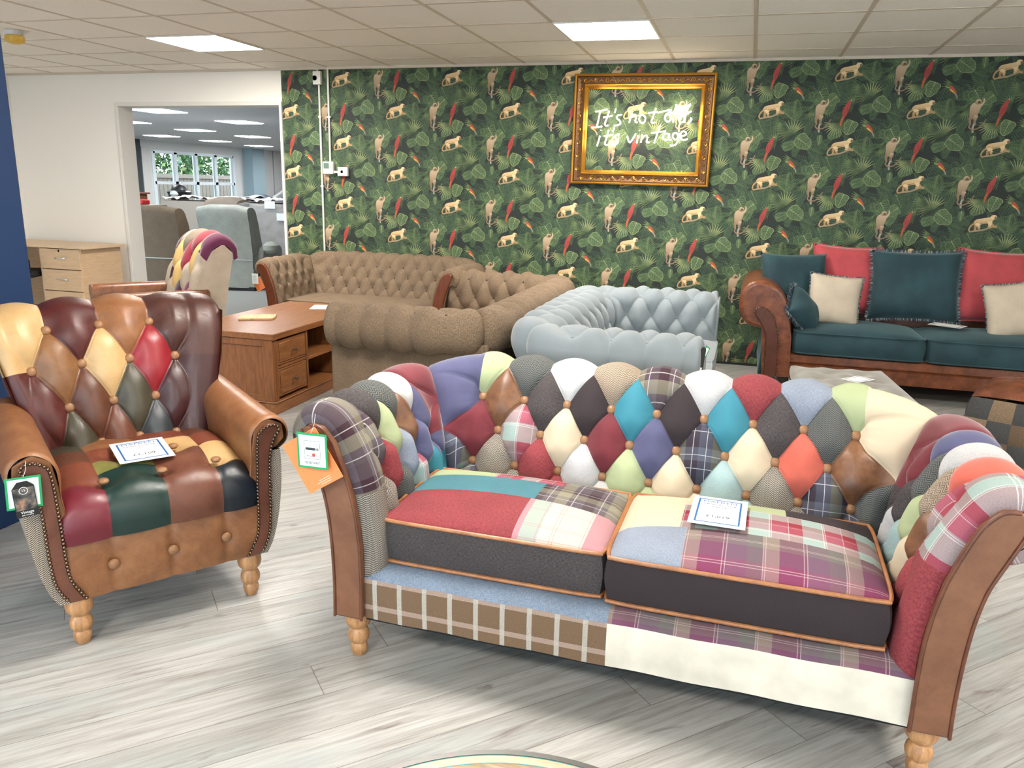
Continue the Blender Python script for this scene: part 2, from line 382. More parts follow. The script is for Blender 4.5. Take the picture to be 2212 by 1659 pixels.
fe.box(-17.92, -17.86, 16.5, 28, 1.42, 1.52).box(-17.92, -17.86, 16.5, 28, .5, .58)
tag(fe.build('garden_fence', wood('fence', (120, 105, 95), (160, 145, 130), .8), smooth=False), 'grey timber board fence outside the far window', 'fence')
struct('floor.003', MB().box(-34, WX-.15, 10, 40, -.1, -.02), plain('yard', (120, 125, 110), .9))
# ------------------------------------------------------------------ wallpaper: painted shapes printed on the wall
class Paint:
    def __init__(s): s.v = []; s.f = []; s.c = []; s.lay = 0
    def poly(s, pts, cols, fan=None):
        z = s.lay; b = len(s.v)
        cols = [cols]*len(pts) if isinstance(cols, tuple) else cols
        if fan is not None:
            s.v.append((fan[0][0], fan[0][1], z)); s.v += [(p[0], p[1], z) for p in pts]; n = len(pts)
            for i in range(n):
                s.f.append((b, b+1+i, b+1+(i+1) % n)); s.c.append((fan[1], cols[i], cols[(i+1) % n]))
        else:
            s.v += [(p[0], p[1], z) for p in pts]; s.f.append(tuple(range(b, b+len(pts)))); s.c.append(tuple(cols))
    def nxt(s): s.lay += 1
    def stroke(s, pts, w, c):
        n = len(pts)
        for i in range(n-1):
            (x0, y0), (x1, y1) = pts[i], pts[i+1]; w0 = w[i] if hasattr(w, '__len__') else w; w1 = w[i+1] if hasattr(w, '__len__') else w
            L_ = math.hypot(x1-x0, y1-y0) or 1; nx, ny = -(y1-y0)/L_, (x1-x0)/L_
            c0 = c[i] if isinstance(c, list) else c; c1 = c[i+1] if isinstance(c, list) else c
            s.poly([(x0+nx*w0, y0+ny*w0), (x0-nx*w0, y0-ny*w0), (x1-nx*w1, y1-ny*w1), (x1+nx*w1, y1+ny*w1)], [c0, c0, c1, c1])
def rotp(x, y, a): return (x*math.cos(a)-y*math.sin(a), x*math.sin(a)+y*math.cos(a))
PT = Paint()
def fern(x, y, a, L_, W_, c0, c1, n=13, curve=.25):
    PT.nxt()
    ax = [(0, 0)]; an = a
    pts = [(x, y)]
    for k in range(n):
        an += curve/n; pts.append((pts[-1][0]+math.cos(an)*L_/n, pts[-1][1]+math.sin(an)*L_/n))
    for k in range(1, n+1):
        t_ = k/n; l = W_*(math.sin(PI*min(1, t_*.9+.12))**.7); px, py = pts[k]; aa = a+curve*t_
        for sgn in (1, -1):
            d = aa+sgn*(1.15-.55*t_); w = L_/n*.36
            ex, ey = px+math.cos(d)*l, py+math.sin(d)*l; mx, my = px+math.cos(d)*l*.45, py+math.sin(d)*l*.45
            nx, ny = -math.sin(d)*w, math.cos(d)*w
            PT.poly([(px, py), (mx+nx, my+ny), (ex, ey), (mx-nx, my-ny)], [c0, c1 if sgn > 0 else c0, c1, c0])
    PT.stroke(pts, .0008, c1)
def fan(x, y, a, L_, c0, c1, n=15, spread=2.6):
    PT.nxt()
    for k in range(n):
        d = a+spread*(k/(n-1)-.5)*1.15; l = L_*(.75+.25*math.cos((k/(n-1)-.5)*2.6)); w = .0042
        pr = []; pl = []; bend = (k/(n-1)-.5)*.7
        mx, my = x+math.cos(d)*l*.5, y+math.sin(d)*l*.5; ex, ey = mx+math.cos(d+bend)*l*.5, my+math.sin(d+bend)*l*.5
        nx, ny = -math.sin(d)*w, math.cos(d)*w
        PT.poly([(x, y), (mx+nx, my+ny), (ex, ey)], [c0, c1, c1]); PT.poly([(x, y), (ex, ey), (mx-nx, my-ny)], [c0, dk3(c1, .8), dk3(c0, .8)])
def dk3(c, k): return tuple(q*k for q in c)
def leaf(x, y, a, L_, W_, c0, c1, vein, heart=.0, nv=5, rim=None):
    PT.nxt(); n = 26; out = []
    for k in range(n):
        th = 2*PI*k/n; r_ = 1-.12*math.cos(th*2)
        px = L_*.5*(math.cos(th)*r_+heart*.3*math.cos(2*th)); py = W_*.5*math.sin(th)*(1-.28*math.cos(th))*(1+.06*math.sin(7*th))
        out.append(rotp(px+L_*.42, py, a))
    out = [(x+p, y+q) for p, q in out]; cc = [dk3(c1, .75+.5*((k*7) % 5)/5) for k in range(n)]
    if rim:
        cx, cy = x+rotp(L_*.42, 0, a)[0], y+rotp(L_*.42, 0, a)[1]
        PT.poly([(cx+(p-cx)*1.06, cy+(q-cy)*1.06) for p, q in out], rim, fan=((cx, cy), rim)); PT.nxt()
    cx, cy = x+rotp(L_*.42, 0, a)[0], y+rotp(L_*.42, 0, a)[1]
    PT.poly(out, cc, fan=((cx, cy), c0)); PT.nxt()
    e = rotp(L_*.88, 0, a); PT.stroke([(x, y), (x+e[0], y+e[1])], [.0022, .0006], vein)
    for k in range(nv):
        t_ = (k+.6)/nv*.75
        for sg in (1, -1):
            p0 = rotp(L_*t_, 0, a); p1 = rotp(L_*(t_+.17), sg*W_*.40*math.sin(PI*min(.95, t_+.28)), a)
            PT.stroke([(x+p0[0], y+p0[1]), (x+p1[0], y+p1[1])], [.0011, .0004], dk3(vein, .75))
def blob(pts, c0, c1):
    P = smooth_pts(pts, 4, True); cx = sum(p[0] for p in P)/len(P); cy = sum(p[1] for p in P)/len(P)
    top = max(p[1] for p in P); bot = min(p[1] for p in P)
    cols = [tuple(c1[i]+(c0[i]-c1[i])*((p[1]-bot)/(top-bot+1e-9)) for i in range(3)) for p in P]
    PT.poly([tuple(p) for p in P], cols, fan=((cx, cy), tuple((a+b)/2*1.08 for a, b in zip(c0, c1))))
def sh(pts, x, y, s_): return [(x+p*s_, y+q*s_) for p, q in pts]
def walker(x, y, s_=1):
    A = lin((222, 195, 150)); B = lin((176, 142, 98)); D = lin((120, 92, 62)); F = lin((120, 108, 96)); W = lin((150, 138, 112))
    PT.nxt(); PT.stroke(sh([(-.085, -.05), (-.055, -.045), (0, -.035), (.055, -.012), (.085, 0)], x, y, s_), [.004, .006, .006, .005, .003], W)
    PT.nxt(); PT.stroke(sh([(-.055, .012), (-.078, .0), (-.092, -.022), (-.094, -.042), (-.082, -.052), (-.066, -.046), (-.056, -.036)], x, y, s_), [.006, .006, .0055, .005, .0045, .004, .003], B)
    for l in ([(-.045, .01), (-.055, -.02), (-.052, -.036), (-.04, -.04)], [(.04, .015), (.062, -.005), (.078, -.012), (.088, -.012)]):
        PT.nxt(); PT.stroke(sh(l, x, y, s_), [.013, .009, .006, .004], B)
    PT.nxt(); blob(sh([(-.07, .015), (-.055, .038), (-.02, .047), (.02, .055), (.045, .058), (.055, .035), (.03, .015), (-.01, .008), (-.045, -.006)], x, y, s_), A, B)
    for l in ([(-.048, .015), (-.03, -.008), (-.032, -.03), (-.018, -.036)], [(.035, .03), (.04, .0), (.03, -.018), (.04, -.024)], ):
        PT.nxt(); PT.stroke(sh(l, x, y, s_), [.017, .01, .007, .004], [A, A, B, B])
    PT.nxt(); blob(sh([(.035, .05), (.04, .068), (.055, .075), (.072, .07), (.078, .058), (.07, .045), (.052, .04)], x, y, s_), A, A)
    PT.nxt(); blob(sh([(.06, .052), (.064, .064), (.074, .064), (.079, .054), (.074, .045), (.064, .044)], x, y, s_), F, D)
    PT.nxt(); PT.stroke(sh([(-.05, .02), (-.02, .012), (.02, .02)], x, y, s_), [.001, .002, .001], D)
def sitter(x, y, s_=1):
    A = lin((190, 168, 138)); B = lin((140, 116, 92)); D = lin((92, 74, 60)); W = lin((162, 156, 140))
    PT.nxt(); PT.stroke(sh([(.018, -.02), (.008, -.07), (.0, -.10), (.004, -.14)], x, y, s_), [.003, .006, .007, .006], W)
    PT.nxt(); PT.stroke(sh([(-.02, -.07), (-.026, -.10), (-.005, -.118), (.03, -.112), (.06, -.085), (.078, -.045)], x, y, s_), [.004, .005, .005, .0045, .004, .003], B)
    PT.nxt(); PT.stroke(sh([(-.02, -.02), (-.026, -.055), (-.018, -.085)], x, y, s_), [.014, .009, .005], B)
    PT.nxt(); PT.stroke(sh([(.03, .045), (.048, .07), (.046, .095)], x, y, s_), [.008, .006, .004], [A, A, A])
    PT.nxt(); blob(sh([(-.036, .015), (-.034, .045), (-.012, .066), (.022, .062), (.034, .04), (.024, .0), (.014, -.035), (-.012, -.045), (-.03, -.02)], x, y, s_), A, B)
    PT.nxt(); PT.stroke(sh([(.012, -.02), (.004, -.055), (.016, -.085)], x, y, s_), [.013, .009, .004], [A, B, B])
    PT.nxt(); blob(sh([(-.006, .06), (-.004, .082), (.01, .09), (.028, .084), (.03, .066), (.016, .054)], x, y, s_), A, B)
    PT.nxt(); blob(sh([(.008, .062), (.01, .076), (.022, .078), (.028, .068), (.02, .06)], x, y, s_), D, D)
def parrot(x, y, s_=1, small=False):
    Rr = lin((168, 66, 60)); O = lin((170, 88, 52)); Y = lin((205, 165, 70)); D = lin((110, 40, 38))
    if small:
        PT.nxt(); PT.stroke(sh([(-.05, .03), (-.03, .022), (-.01, .02)], x, y, s_), [.001, .004, .004], lin((150, 165, 95)))
        PT.nxt(); blob(sh([(-.022, .02), (-.012, .036), (.004, .026), (.026, -.002), (.036, -.03), (.02, -.018), (-.01, -.004)], x, y, s_), Rr, O)
        PT.nxt(); blob(sh([(-.016, .006), (-.008, .01), (.014, -.008), (.024, -.022), (.004, -.012)], x, y, s_), Y, Y)
        PT.nxt(); PT.stroke(sh([(.02, -.02), (.036, -.036), (.044, -.056)], x, y, s_), [.004, .005, .004], lin((140, 135, 125))); return
    PT.nxt(); PT.stroke(sh([(.0, -.02), (-.014, -.06), (-.02, -.10)], x, y, s_), [.011, .008, .004], [Rr, O, O])
    PT.nxt(); blob(sh([(-.016, .0), (-.008, .03), (.01, .062), (.028, .084), (.038, .078), (.034, .05), (.026, .01), (.01, -.03), (-.008, -.03)], x, y, s_), Rr, dk3(Rr, .75))
    PT.nxt(); PT.stroke(sh([(.032, .082), (.040, .086)], x, y, s_), [.003, .001], lin((225, 200, 170)))
    for k in range(3): PT.stroke(sh([(-.006+k*.01, .02+k*.008), (.002+k*.009, -.015+k*.008)], x, y, s_), .0012, D)
TW, TH = .5193, .5299
G = [lin(c) for c in [(38, 54, 44), (48, 68, 52), (62, 86, 60), (84, 108, 72), (112, 132, 84), (154, 166, 114), (26, 42, 38)]]
rw = random.Random(5)
for k in range(26):     # dark ferns and leaves in the background
    xx, yy = rw.uniform(0, TW), rw.uniform(0, TH)
    if k % 3: fern(xx, yy, rw.uniform(0, 6.28), rw.uniform(.15, .24), rw.uniform(.035, .06), G[rw.choice([0, 1])], G[rw.choice([1, 2])], 12, rw.uniform(-.6, .6))
    else: leaf(xx, yy, rw.uniform(0, 6.28), rw.uniform(.10, .16), rw.uniform(.06, .09), G[0], G[1], G[2])
for k in range(30):
    xx, yy = TW*((k*.381966) % 1), TH*((k*.6180339+.1) % 1); fern(xx, yy, rw.uniform(0, 6.28), rw.uniform(.12, .19), rw.uniform(.03, .048), G[1], G[rw.choice([2, 3, 3])], 13, rw.uniform(-.9, .9))
for k in range(7):
    xx, yy = TW*((k*.381966+.2) % 1), TH*((k*.6180339+.5) % 1)
    fan(xx, yy, rw.uniform(0, 6.28), rw.uniform(.07, .10), G[1], G[rw.choice([3, 4])], 12, 2.2) if k % 2 else leaf(xx, yy, rw.uniform(0, 6.28), .11, .065, G[1], G[3], G[4], rim=G[3])
fern(.17, -.06, 1.3, .15, .05, G[2], G[4], 12, .5); fern(.19, -.07, 2.2, .14, .045, G[2], G[4], 12, .6); fern(.16, -.02, .7, .12, .035, G[2], G[3], 11, -.6)
fern(.33, -.10, .6, .20, .05, G[1], G[2], 13, -.3); fern(.34, .10, 3.0, .15, .04, G[1], G[3], 12, .5)
fern(-.10, -.30, -.7, .20, .055, G[1], G[2], 13, .4); fern(.25, -.34, -1.2, .18, .05, G[1], G[3], 13, .4); fern(.42, -.30, 2.6, .16, .04, G[1], G[3], 12, .4)
fern(.02, -.05, -.5, .13, .035, G[1], G[3], 12, -.4); fern(.06, .1, .2, .18, .05, G[1], G[2], 12, .4)
fan(-.05, -.345, -1.5, .115, G[2], G[5], 17); fan(.17, -.17, 2.2, .13, G[2], G[5], 15, 2.3); fan(.28, .02, -.6, .10, G[1], G[4], 15, 2.4); fan(.10, -.10, -2.3, .09, G[1], G[4], 13, 2.2)
leaf(.20, -.19, -.6, .135, .10, G[2], G[3], G[5], rim=dk3(G[5], .8)); leaf(-.20, -.12, -1.0, .12, .10, G[2], G[2], G[5], .5, rim=G[4])
leaf(.06, -.33, -1.9, .115, .085, G[2], G[3], G[5], .4, rim=G[5]); leaf(-.10, -.06, -1.1, .13, .07, G[1], G[2], G[4]); leaf(.36, -.17, -1.6, .08, .04, G[2], G[3], G[5])
leaf(.45, -.42, -2.4, .10, .08, G[2], G[3], G[5], .4, rim=G[4]); leaf(.30, -.45, -.4, .09, .06, G[2], G[3], G[4])
parrot(-.005, -.27); parrot(.175, -.39, .95, True)
sitter(.345, -.01); walker(0, 0)
V = np.array(PT.v); V[:,2] *= 1.2e-5
nl = PT.lay
WP0 = .8695+CAMH; wx0 = -3.5385; z0w, z1w = 0.02, CEIL-.004; xL, xR = DX1+.022, 3.39
vs = []; fs = []; cs = []
bgc = lin((30, 40, 36))
vs += [(xL, 0, 0.0), (xR, 0, 0.0), (xR, 0, CEIL), (xL, 0, CEIL)]; fs.append((0, 1, 2, 3)); cs.append((bgc,)*4)
# clip each shape to the wall
def clip(poly, cols):
    for (ax_, lim, sg) in ((0, xL, 1), (0, xR, -1), (1, z0w, 1), (1, z1w, -1)):
        if all(sg*(p[ax_]-lim) >= 0 for p in poly): continue
        out = []; oc = []; n = len(poly)
        for i in range(n):
            p, q = poly[i], poly[(i+1) % n]; dp, dq = sg*(p[ax_]-lim), sg*(q[ax_]-lim)
            if dp >= 0: out.append(p); oc.append(cols[i])
            if (dp < 0) != (dq < 0):
                t_ = dp/(dp-dq); out.append(tuple(p[k]+(q[k]-p[k])*t_ for k in range(2))); oc.append(cols[i])
        poly, cols = out, oc
        if len(poly) < 3: return [], []
    return poly, cols
for i in range(-3, 15):
    for j in range(-2, 6):
        dx, dz = wx0+TW*i, WP0-TH*j-(TH/2 if i % 2 else 0)
        if dz < .1-TH: continue
        for f, c in zip(PT.f, PT.c):
            pts = [(V[k][0]+dx, V[k][1]+dz) for k in f]
            mxx = max(p[0] for p in pts); mnx = min(p[0] for p in pts); mxz = max(p[1] for p in pts); mnz = min(p[1] for p in pts)
            if mxx < xL or mnx > min(xR, 3.0) or mnz > z1w or mxz < z0w: continue
            c = list(c)
            if mnx < xL or mxx > xR or mxz > z1w or mnz < z0w: pts, c = clip(pts, c)
            if len(pts) < 3: continue
            b = len(vs); zz = -V[f[0]][2]-.0004
            vs += [(p[0], zz, p[1]) for p in pts]; fs.append(tuple(range(b, b+len(pts)))); cs.append(tuple(c))
me = bpy.data.meshes.new('wallpaper'); me.from_pydata(vs, [], fs)
t = NT('wallpaper_print', .7); c = t.n('ShaderNodeVertexColor'); t.L(c.outputs[0], t.p.inputs['Base Color']); me.materials.append(t.m)
ca = me.color_attributes.new('Col', 'FLOAT_COLOR', 'CORNER')
ca.data.foreach_set('color', np.array([q+(1,) for c in cs for q in c], np.float32).ravel())
o = bpy.data.objects.new('wall_wallpaper', me); o.location = (0, WY-.001, 0); link(o); o['kind'] = 'structure'
print('wallpaper faces', len(fs), 'layers', nl)
# ------------------------------------------------------------------ upholstery
def tufted(name, parent, P, x0, x1, du, uo, r0, r1, R0, R1, H, patch, mats, btn_rows=(), btn=None, m=8, seam=(1, 1), flip=1, wS=.5, sig=.045, cellh=None, dv=.11, seamw=.045, endr=None, fab_uv=1.0, btn_off=.0, topfade=None, botfade=None, ulim=None, bl=None, wr=.0035):
    """P(u,rho)->xyz arrays. lattice vertices at x=(u-uo)/(du/2) with x+rho even; rho clamped to R0..R1; r0<r1"""
    xa, xb = (x0-uo)/(du/2), (x1-uo)/(du/2)
    xs_ = np.arange(math.floor(xa*m), math.ceil(xb*m)+1)/m
    ks = np.floor(xs_+1e-9).astype(int)
    X = np.clip(xs_, xa, xb)
    rs = np.arange(math.floor(r0*m), math.ceil(r1*m)+1)/m; rk = np.floor(rs+1e-9).astype(int); RR = np.clip(rs, r0, r1)
    XX, RH = np.meshgrid(X, RR, indexing='ij'); U = uo+XX*du/2
    def pos(U, RH): return np.stack(np.broadcast_arrays(*P(U, RH)), -1)
    B = pos(U, RH); e = 1e-3
    tu = pos(U+e, RH)-pos(U-e, RH); tv = pos(U, RH+e*8)-pos(U, RH-e*8)
    Nn = np.cross(tu, tv); Nn /= (np.linalg.norm(Nn, axis=-1, keepdims=True)+1e-12); Nn *= flip
    rc = np.clip(RH, R0, R1)
    a = (XX+rc)/2; b = (XX-rc)/2
    Sx = np.sqrt(np.abs(np.sin(PI*a)*np.sin(PI*b)))
    # distance to nearest button
    E = np.ones_like(Sx)
    if btn_rows:
        D = np.full_like(Sx, 9.)
        for rr in btn_rows:
            par = rr % 2
            xk = np.round((XX-par)/2)*2+par
            d = np.hypot((XX-xk)*du/2, (RH-rr)*dv)
            if bl is not None: d = np.where((uo+xk*du/2 >= bl[0]-.001) & (uo+xk*du/2 <= bl[1]+.001), d, 9.)
            D = np.minimum(D, d)
        E = 1-np.exp(-(D/sig)**1.5)
    if ulim: Sx = np.maximum(Sx, np.clip((ulim[0]-U)/.05, 0, 1)); Sx = np.maximum(Sx, np.clip((U-ulim[1])/.05, 0, 1)); Sx = np.minimum(Sx, 1)
    h = H*(wS*Sx**.85+(1-wS)*E)
    if btn_rows and wr:
        par = np.round(RH) % 2; xk = np.round((XX-par)/2)*2+par; th_ = np.arctan2((RH-np.round(RH))*dv, (XX-xk)*du/2)
        h = h-wr*(D < .09)*np.exp(-((D-.022)/.02)**2)*(.5+.5*np.cos(11*th_+xk*1.7+np.round(RH)*2.3))
    dist0 = U-x0; dist1 = x1-U
    for flag, d in ((seam[0], dist0), (seam[1], dist1)):
        if flag: h = h*np.sqrt(np.clip(1-(1-np.clip(d/seamw, 0, 1))**2, 0, 1))
    if topfade: h = h*np.sqrt(np.clip(1-(1-np.clip((RH-r0)/topfade, 0, 1))**2, 0, 1))
    if botfade: h = h*np.sqrt(np.clip(1-(1-np.clip((r1-RH)/botfade, 0, 1))**2, 0, 1))
    Q = B+Nn*h[..., None]
    nu, nv = XX.shape
    vlen = np.zeros_like(XX); vlen[:, 1:] = np.cumsum(np.linalg.norm(np.diff(B, axis=1), axis=-1), axis=1)
    mb = MB(); mb.v = [tuple(q) for q in Q.reshape(-1, 3)]
    uvf = np.stack([U, -vlen], -1).reshape(-1, 2)
    for i in range(nu-1):
        if X[i+1]-X[i] < 1e-9: continue
        for j in range(nv-1):
            if RR[j+1]-RR[j] < 1e-9: continue
            A, Bq, C, Dq = i*nv+j, (i+1)*nv+j, (i+1)*nv+j+1, i*nv+j+1
            cj = min(max(int(rk[j]), math.floor(R0)), int(R1)-1) if R1 > R0 else 0
            ev = (int(ks[i])+cj) % 2 == 0
            tris = [(A, Bq, C), (A, C, Dq)] if ev else [(A, Bq, Dq), (Bq, C, Dq)]
            for t3 in tris:
                xm = sum(XX.flat[k] for k in t3)/3; rm = sum(RH.flat[k] for k in t3)/3
                rcm = min(max(rm, R0), R1)
                ca_, cb_ = math.floor((xm+rcm)/2+1e-6*0), math.floor((xm-rcm)/2)
                xc = ca_+cb_+1; rcen = ca_-cb_
                mi = patch(xc, rcen, uo+xm*du/2, rm)
                mb.f.append(list(t3) if flip > 0 else list(t3)[::-1]); mb.m.append(mi); mb.uv.append([tuple(uvf[k]) for k in (t3 if flip > 0 else t3[::-1])])
    o = mb.build(name, mats, parent, fixn=False, angle=0, smooth=True)
    # buttons
    if btn is not None:
        for rr in btn_rows:
            k = math.ceil(xa-1)
            while k <= xb+1:
                if (k+rr) % 2 == 0 and xa+.25 < k < xb-.25 and r0 <= rr <= r1 and (bl is None or bl[0] <= uo+k*du/2 <= bl[1]):
                    u_ = np.array([uo+k*du/2]); r_ = np.array([float(rr)])
                    p = pos(u_, r_)[0]; n_ = np.cross(pos(u_+e, r_)[0]-pos(u_-e, r_)[0], pos(u_, r_+e*8)[0]-pos(u_, r_-e*8)[0]); n_ = n_/np.linalg.norm(n_)*flip
                    q = btn.copy(); COL.objects.link(q); q.parent = parent
                    q.location = Vector(p)+Vector(n_)*btn_off; q.rotation_euler = Vector(n_).to_track_quat('Z', 'Y').to_euler()
                k += 1
    return o
def button_mesh(name, mat, r=.0165, h=.011):
    mb = MB().lathe([(r*.7, -h*.6), (r, 0), (r*.97, h*.35), (r*.8, h*.7), (r*.45, h*.92), (0, h)], 18)
    o = mb.build(name, mat, None); COL.objects.unlink(o); return o
def turned_leg(parent, x, y, h, mat, r=.036, name='leg'):
    s = h/.155
    pr = [(0,h),(r*1.0,h),(r*1.08,h-.012*s),(r*1.1,h-.03*s),(r*1.0,h-.045*s),(r*.72,h-.056*s),(r*.66,h-.060*s),(r*.70,h-.064*s),(r*.86,h-.075*s),(r*.9,h-.088*s),(r*.84,h-.1*s),(r*.62,h-.108*s),(r*.6,h-.111*s),(r*.68,h-.116*s),(r*.72,h-.126*s),(r*.64,h-.142*s),(r*.5,h-.153*s),(0,0)]
    return MB().lathe(pr, 28).build(name, mat, parent, loc=(x, y, 0))
def upath(W, D, rc):
    """inner path: left arm front (-W,0) back to (-W,D), across, and forward; returns f(u)->x,y,nx,ny (n outward) and lengths"""
    La = D-rc; Lc = rc*PI/2; Lb = 2*(W-rc); T = 2*La+2*Lc+Lb
    def f(u):
        u = np.asarray(u, float)
        x = np.zeros_like(u); y = np.zeros_like(u); nx = np.zeros_like(u); ny = np.zeros_like(u)
        def put(mk, a, b, c, d):
            x[mk] = a[mk] if hasattr(a, 'shape') and a.shape else a; y[mk] = b[mk] if hasattr(b, 'shape') and b.shape else b
            nx[mk] = c[mk] if hasattr(c, 'shape') and c.shape else c; ny[mk] = d[mk] if hasattr(d, 'shape') and d.shape else d
        put(u < La, np.full_like(u, -W), u, np.full_like(u, -1.), np.zeros_like(u))
        a = (u-La)/rc; put((u >= La) & (u < La+Lc), -W+rc-rc*np.cos(a), D-rc+rc*np.sin(a), -np.cos(a), np.sin(a))
        v = u-La-Lc; put((u >= La+Lc) & (u < La+Lc+Lb), -W+rc+v, np.full_like(u, D), np.zeros_like(u), np.full_like(u, 1.))
        a = (u-La-Lc-Lb)/rc; put((u >= La+Lc+Lb) & (u < La+2*Lc+Lb), W-rc+rc*np.sin(a), D-rc+rc*np.cos(a), np.sin(a), np.cos(a))
        v = u-La-2*Lc-Lb; put(u >= La+2*Lc+Lb, np.full_like(u, W), D-rc-v, np.full_like(u, 1.), np.zeros_like(u))
        return x, y, nx, ny
    return f, La, Lc, Lb, T
def make_P(W, D, rc, arm, back):
    f, La, Lc, Lb, T = upath(W, D, rc)
    def P(u, rho):
        x, y, nx, ny = f(u)
        uu = np.minimum(u, T-u); w_ = np.clip((uu-(La-.06))/(Lc+.12), 0, 1); w_ = w_*w_*(3-2*w_)
        da, za = spl(arm, rho); db, zb = spl(back, rho)
        d = da*(1-w_)+db*w_; z = za*(1-w_)+zb*w_
        return x+nx*d, y+ny*d, z
    return P, La, Lc, Lb, T
def cushion(name, parent, x0, x1, y0, y1, z0, th, dome, mat_side, top_fn, xbr, ybr, mats, pipe, r=.035, underdome=.0, fab=None, corner_up=0.0, label=None, n=26):
    """box seat cushion with patch top, boxing and piping"""
    w2, d2, cx, cy = (x1-x0)/2, (y1-y0)/2, (x0+x1)/2, (y0+y1)/2
    def brk(a0, a1, br):
        l = sorted(set([a0, a1]+list(br))); out = []
        for i in range(len(l)-1):
            k = max(2, int(round(n*(l[i+1]-l[i])/(a1-a0)))); out += list(np.linspace(l[i], l[i+1], k, endpoint=False))
        return np.array(out+[a1])
    gx_, gy_ = brk(x0, x1, xbr), brk(y0, y1, ybr)
    XX, YY = np.meshgrid(gx_, gy_, indexing='ij'); a = (XX-cx)/w2; b = (YY-cy)/d2
    k = r/min(w2, d2)*.5
    ax = a*(1-k*np.abs(b)**8*np.abs(a)**2); by = b*(1-k*np.abs(a)**8*np.abs(b)**2)
    edge = (1-a**2)*(1-b**2)
    def Z(s): return s*np.clip(edge, 0, 1)**.55
    bul = 1
    top = np.stack([cx+ax*w2, cy+by*d2, z0+th+Z(dome)+.0*a], -1)
    bot = np.stack([cx+ax*w2, cy+by*d2, z0-Z(underdome)], -1)
    mb = MB()
    mi = [[top_fn((gx_[i]+gx_[i+1])/2, (gy_[j]+gy_[j+1])/2) for j in range(len(gy_)-1)] for i in range(len(gx_)-1)]
    uv = np.stack([XX, YY], -1)
    mb.grid(top, mi, uv); mb.grid(bot, len(mats)-1 if False else mi[0][0], uv, flip=True)
    ring = [(i, 0) for i in range(len(gx_)-1)]+[(len(gx_)-1, j) for j in range(len(gy_)-1)]+[(i, len(gy_)-1) for i in range(len(gx_)-1, 0, -1)]+[(0, j) for j in range(len(gy_)-1, 0, -1)]
    T_ = [top[i, j] for i, j in ring]; B_ = [bot[i, j] for i, j in ring]; nS = 6
    side = np.zeros((len(ring), nS+1, 3)); suv = np.zeros((len(ring), nS+1, 2)); L_ = 0
    for q in range(len(ring)):
        if q: L_ += np.linalg.norm(T_[q]-T_[q-1])
        n_ = np.array([T_[q][0]-cx, T_[q][1]-cy, 0.]); aa, bb = abs(n_[0])/w2, abs(n_[1])/d2
        nd = np.array([np.sign(n_[0])*aa**12, np.sign(n_[1])*bb**12, 0]); nd /= (np.linalg.norm(nd)+1e-9)
        for s_ in range(nS+1):
            t_ = s_/nS; p = B_[q]*(1-t_)+T_[q]*t_; side[q, s_] = p+nd*.012*math.sin(PI*t_); suv[q, s_] = (L_, t_*th)
    sm_ = len(mats)-1
    mb.grid(side, sm_, suv, cu=True)
    o = mb.build(name, mats, parent, weld=.0002, angle=50)
    if label: o['label'] = label
    if pipe:
        off = .003
        for pts in (T_, B_):
            pp = [(p[0]+np.sign(p[0]-cx)*off*(abs(p[0]-cx)/w2 > .97), p[1]+np.sign(p[1]-cy)*off*(abs(p[1]-cy)/d2 > .97), p[2]) for p in pts]
            MB().tube(pp, .0058, 8, closed=True).build('piping', pipe, o)
    return o
def pillow(name, loc, rot, w, hgt, t, mat, label, cat='cushion', group=None, fringe=None, pipe=None, n=22, uvs=1, parent=None, pinch=.07):
    """scatter cushion standing in its own xz plane, centre at its origin"""
    a = np.linspace(-1, 1, n); A, B = np.meshgrid(a, a, indexing='ij')
    sx = w/2*A*(1-pinch*(1-B**2)*np.abs(A)**1.0*1.0+0*A); sz = hgt/2*B*(1-pinch*(1-A**2))
    th = t/2*np.clip((1-A**4)*(1-B**4), 0, 1)**.55*(1+.05*np.sin(5*A+2)*np.cos(4*B))
    mb = MB(); uv = np.stack([sx, sz], -1)
    mb.grid(np.stack([sx, -th, sz], -1), 0, uv); mb.grid(np.stack([sx, th, sz], -1), 0, uv, flip=True)
    o = mb.build(name, mat, parent, weld=.0004, angle=0); o.location = loc; o.rotation_euler = rot
    if parent is None: tag(o, label, cat, group)
    ring = [(i, 0) for i in range(n-1)]+[(n-1, j) for j in range(n-1)]+[(i, n-1) for i in range(n-1, 0, -1)]+[(0, j) for j in range(n-1, 0, -1)]
    pts = [(sx[i, j], 0, sz[i, j]) for i, j in ring]
    if pipe: MB().tube(pts, .0055, 6, closed=True).build('piping', pipe, o)
    if fringe:
        fm = MB(); L_ = fringe[1]; rr = random.Random(3)
        P2 = smooth_pts(pts, fringe[2] if len(fringe) > 2 else 6, True)
        for k, p in enumerate(P2):
            q = P2[(k+1) % len(P2)]; d = Vector((q[0]-p[0], 0, q[2]-p[2])).normalized(); nrm = Vector((d.z, 0, -d.x))
            for s_ in range(2):
                l = L_*rr.uniform(.6, 1.15); e = Vector(p)+nrm*l+d*rr.uniform(-.4, .4)*l+Vector((0, rr.uniform(-.5, .5)*l, 0)); m_ = (Vector(p)+e)/2+Vector((0, rr.uniform(-.3, .3)*l, 0))
                ww = d*.0022
                fm.add([tuple(Vector(p)-ww), tuple(Vector(p)+ww), tuple(m_+ww), tuple(e), tuple(m_-ww), tuple(m_+Vector((0, .003, 0)))], [(0, 1, 2, 3, 4), (0, 1, 5), (1, 2, 5), (2, 3, 5), (3, 4, 5), (4, 0, 5)], rr.choice([0, 0, 1]))
        fm.build('fringe', [fringe[0], fringe[3] if len(fringe) > 3 else fringe[0]], o, smooth=False, fixn=False)['kind'] = 'stuff'
    return o
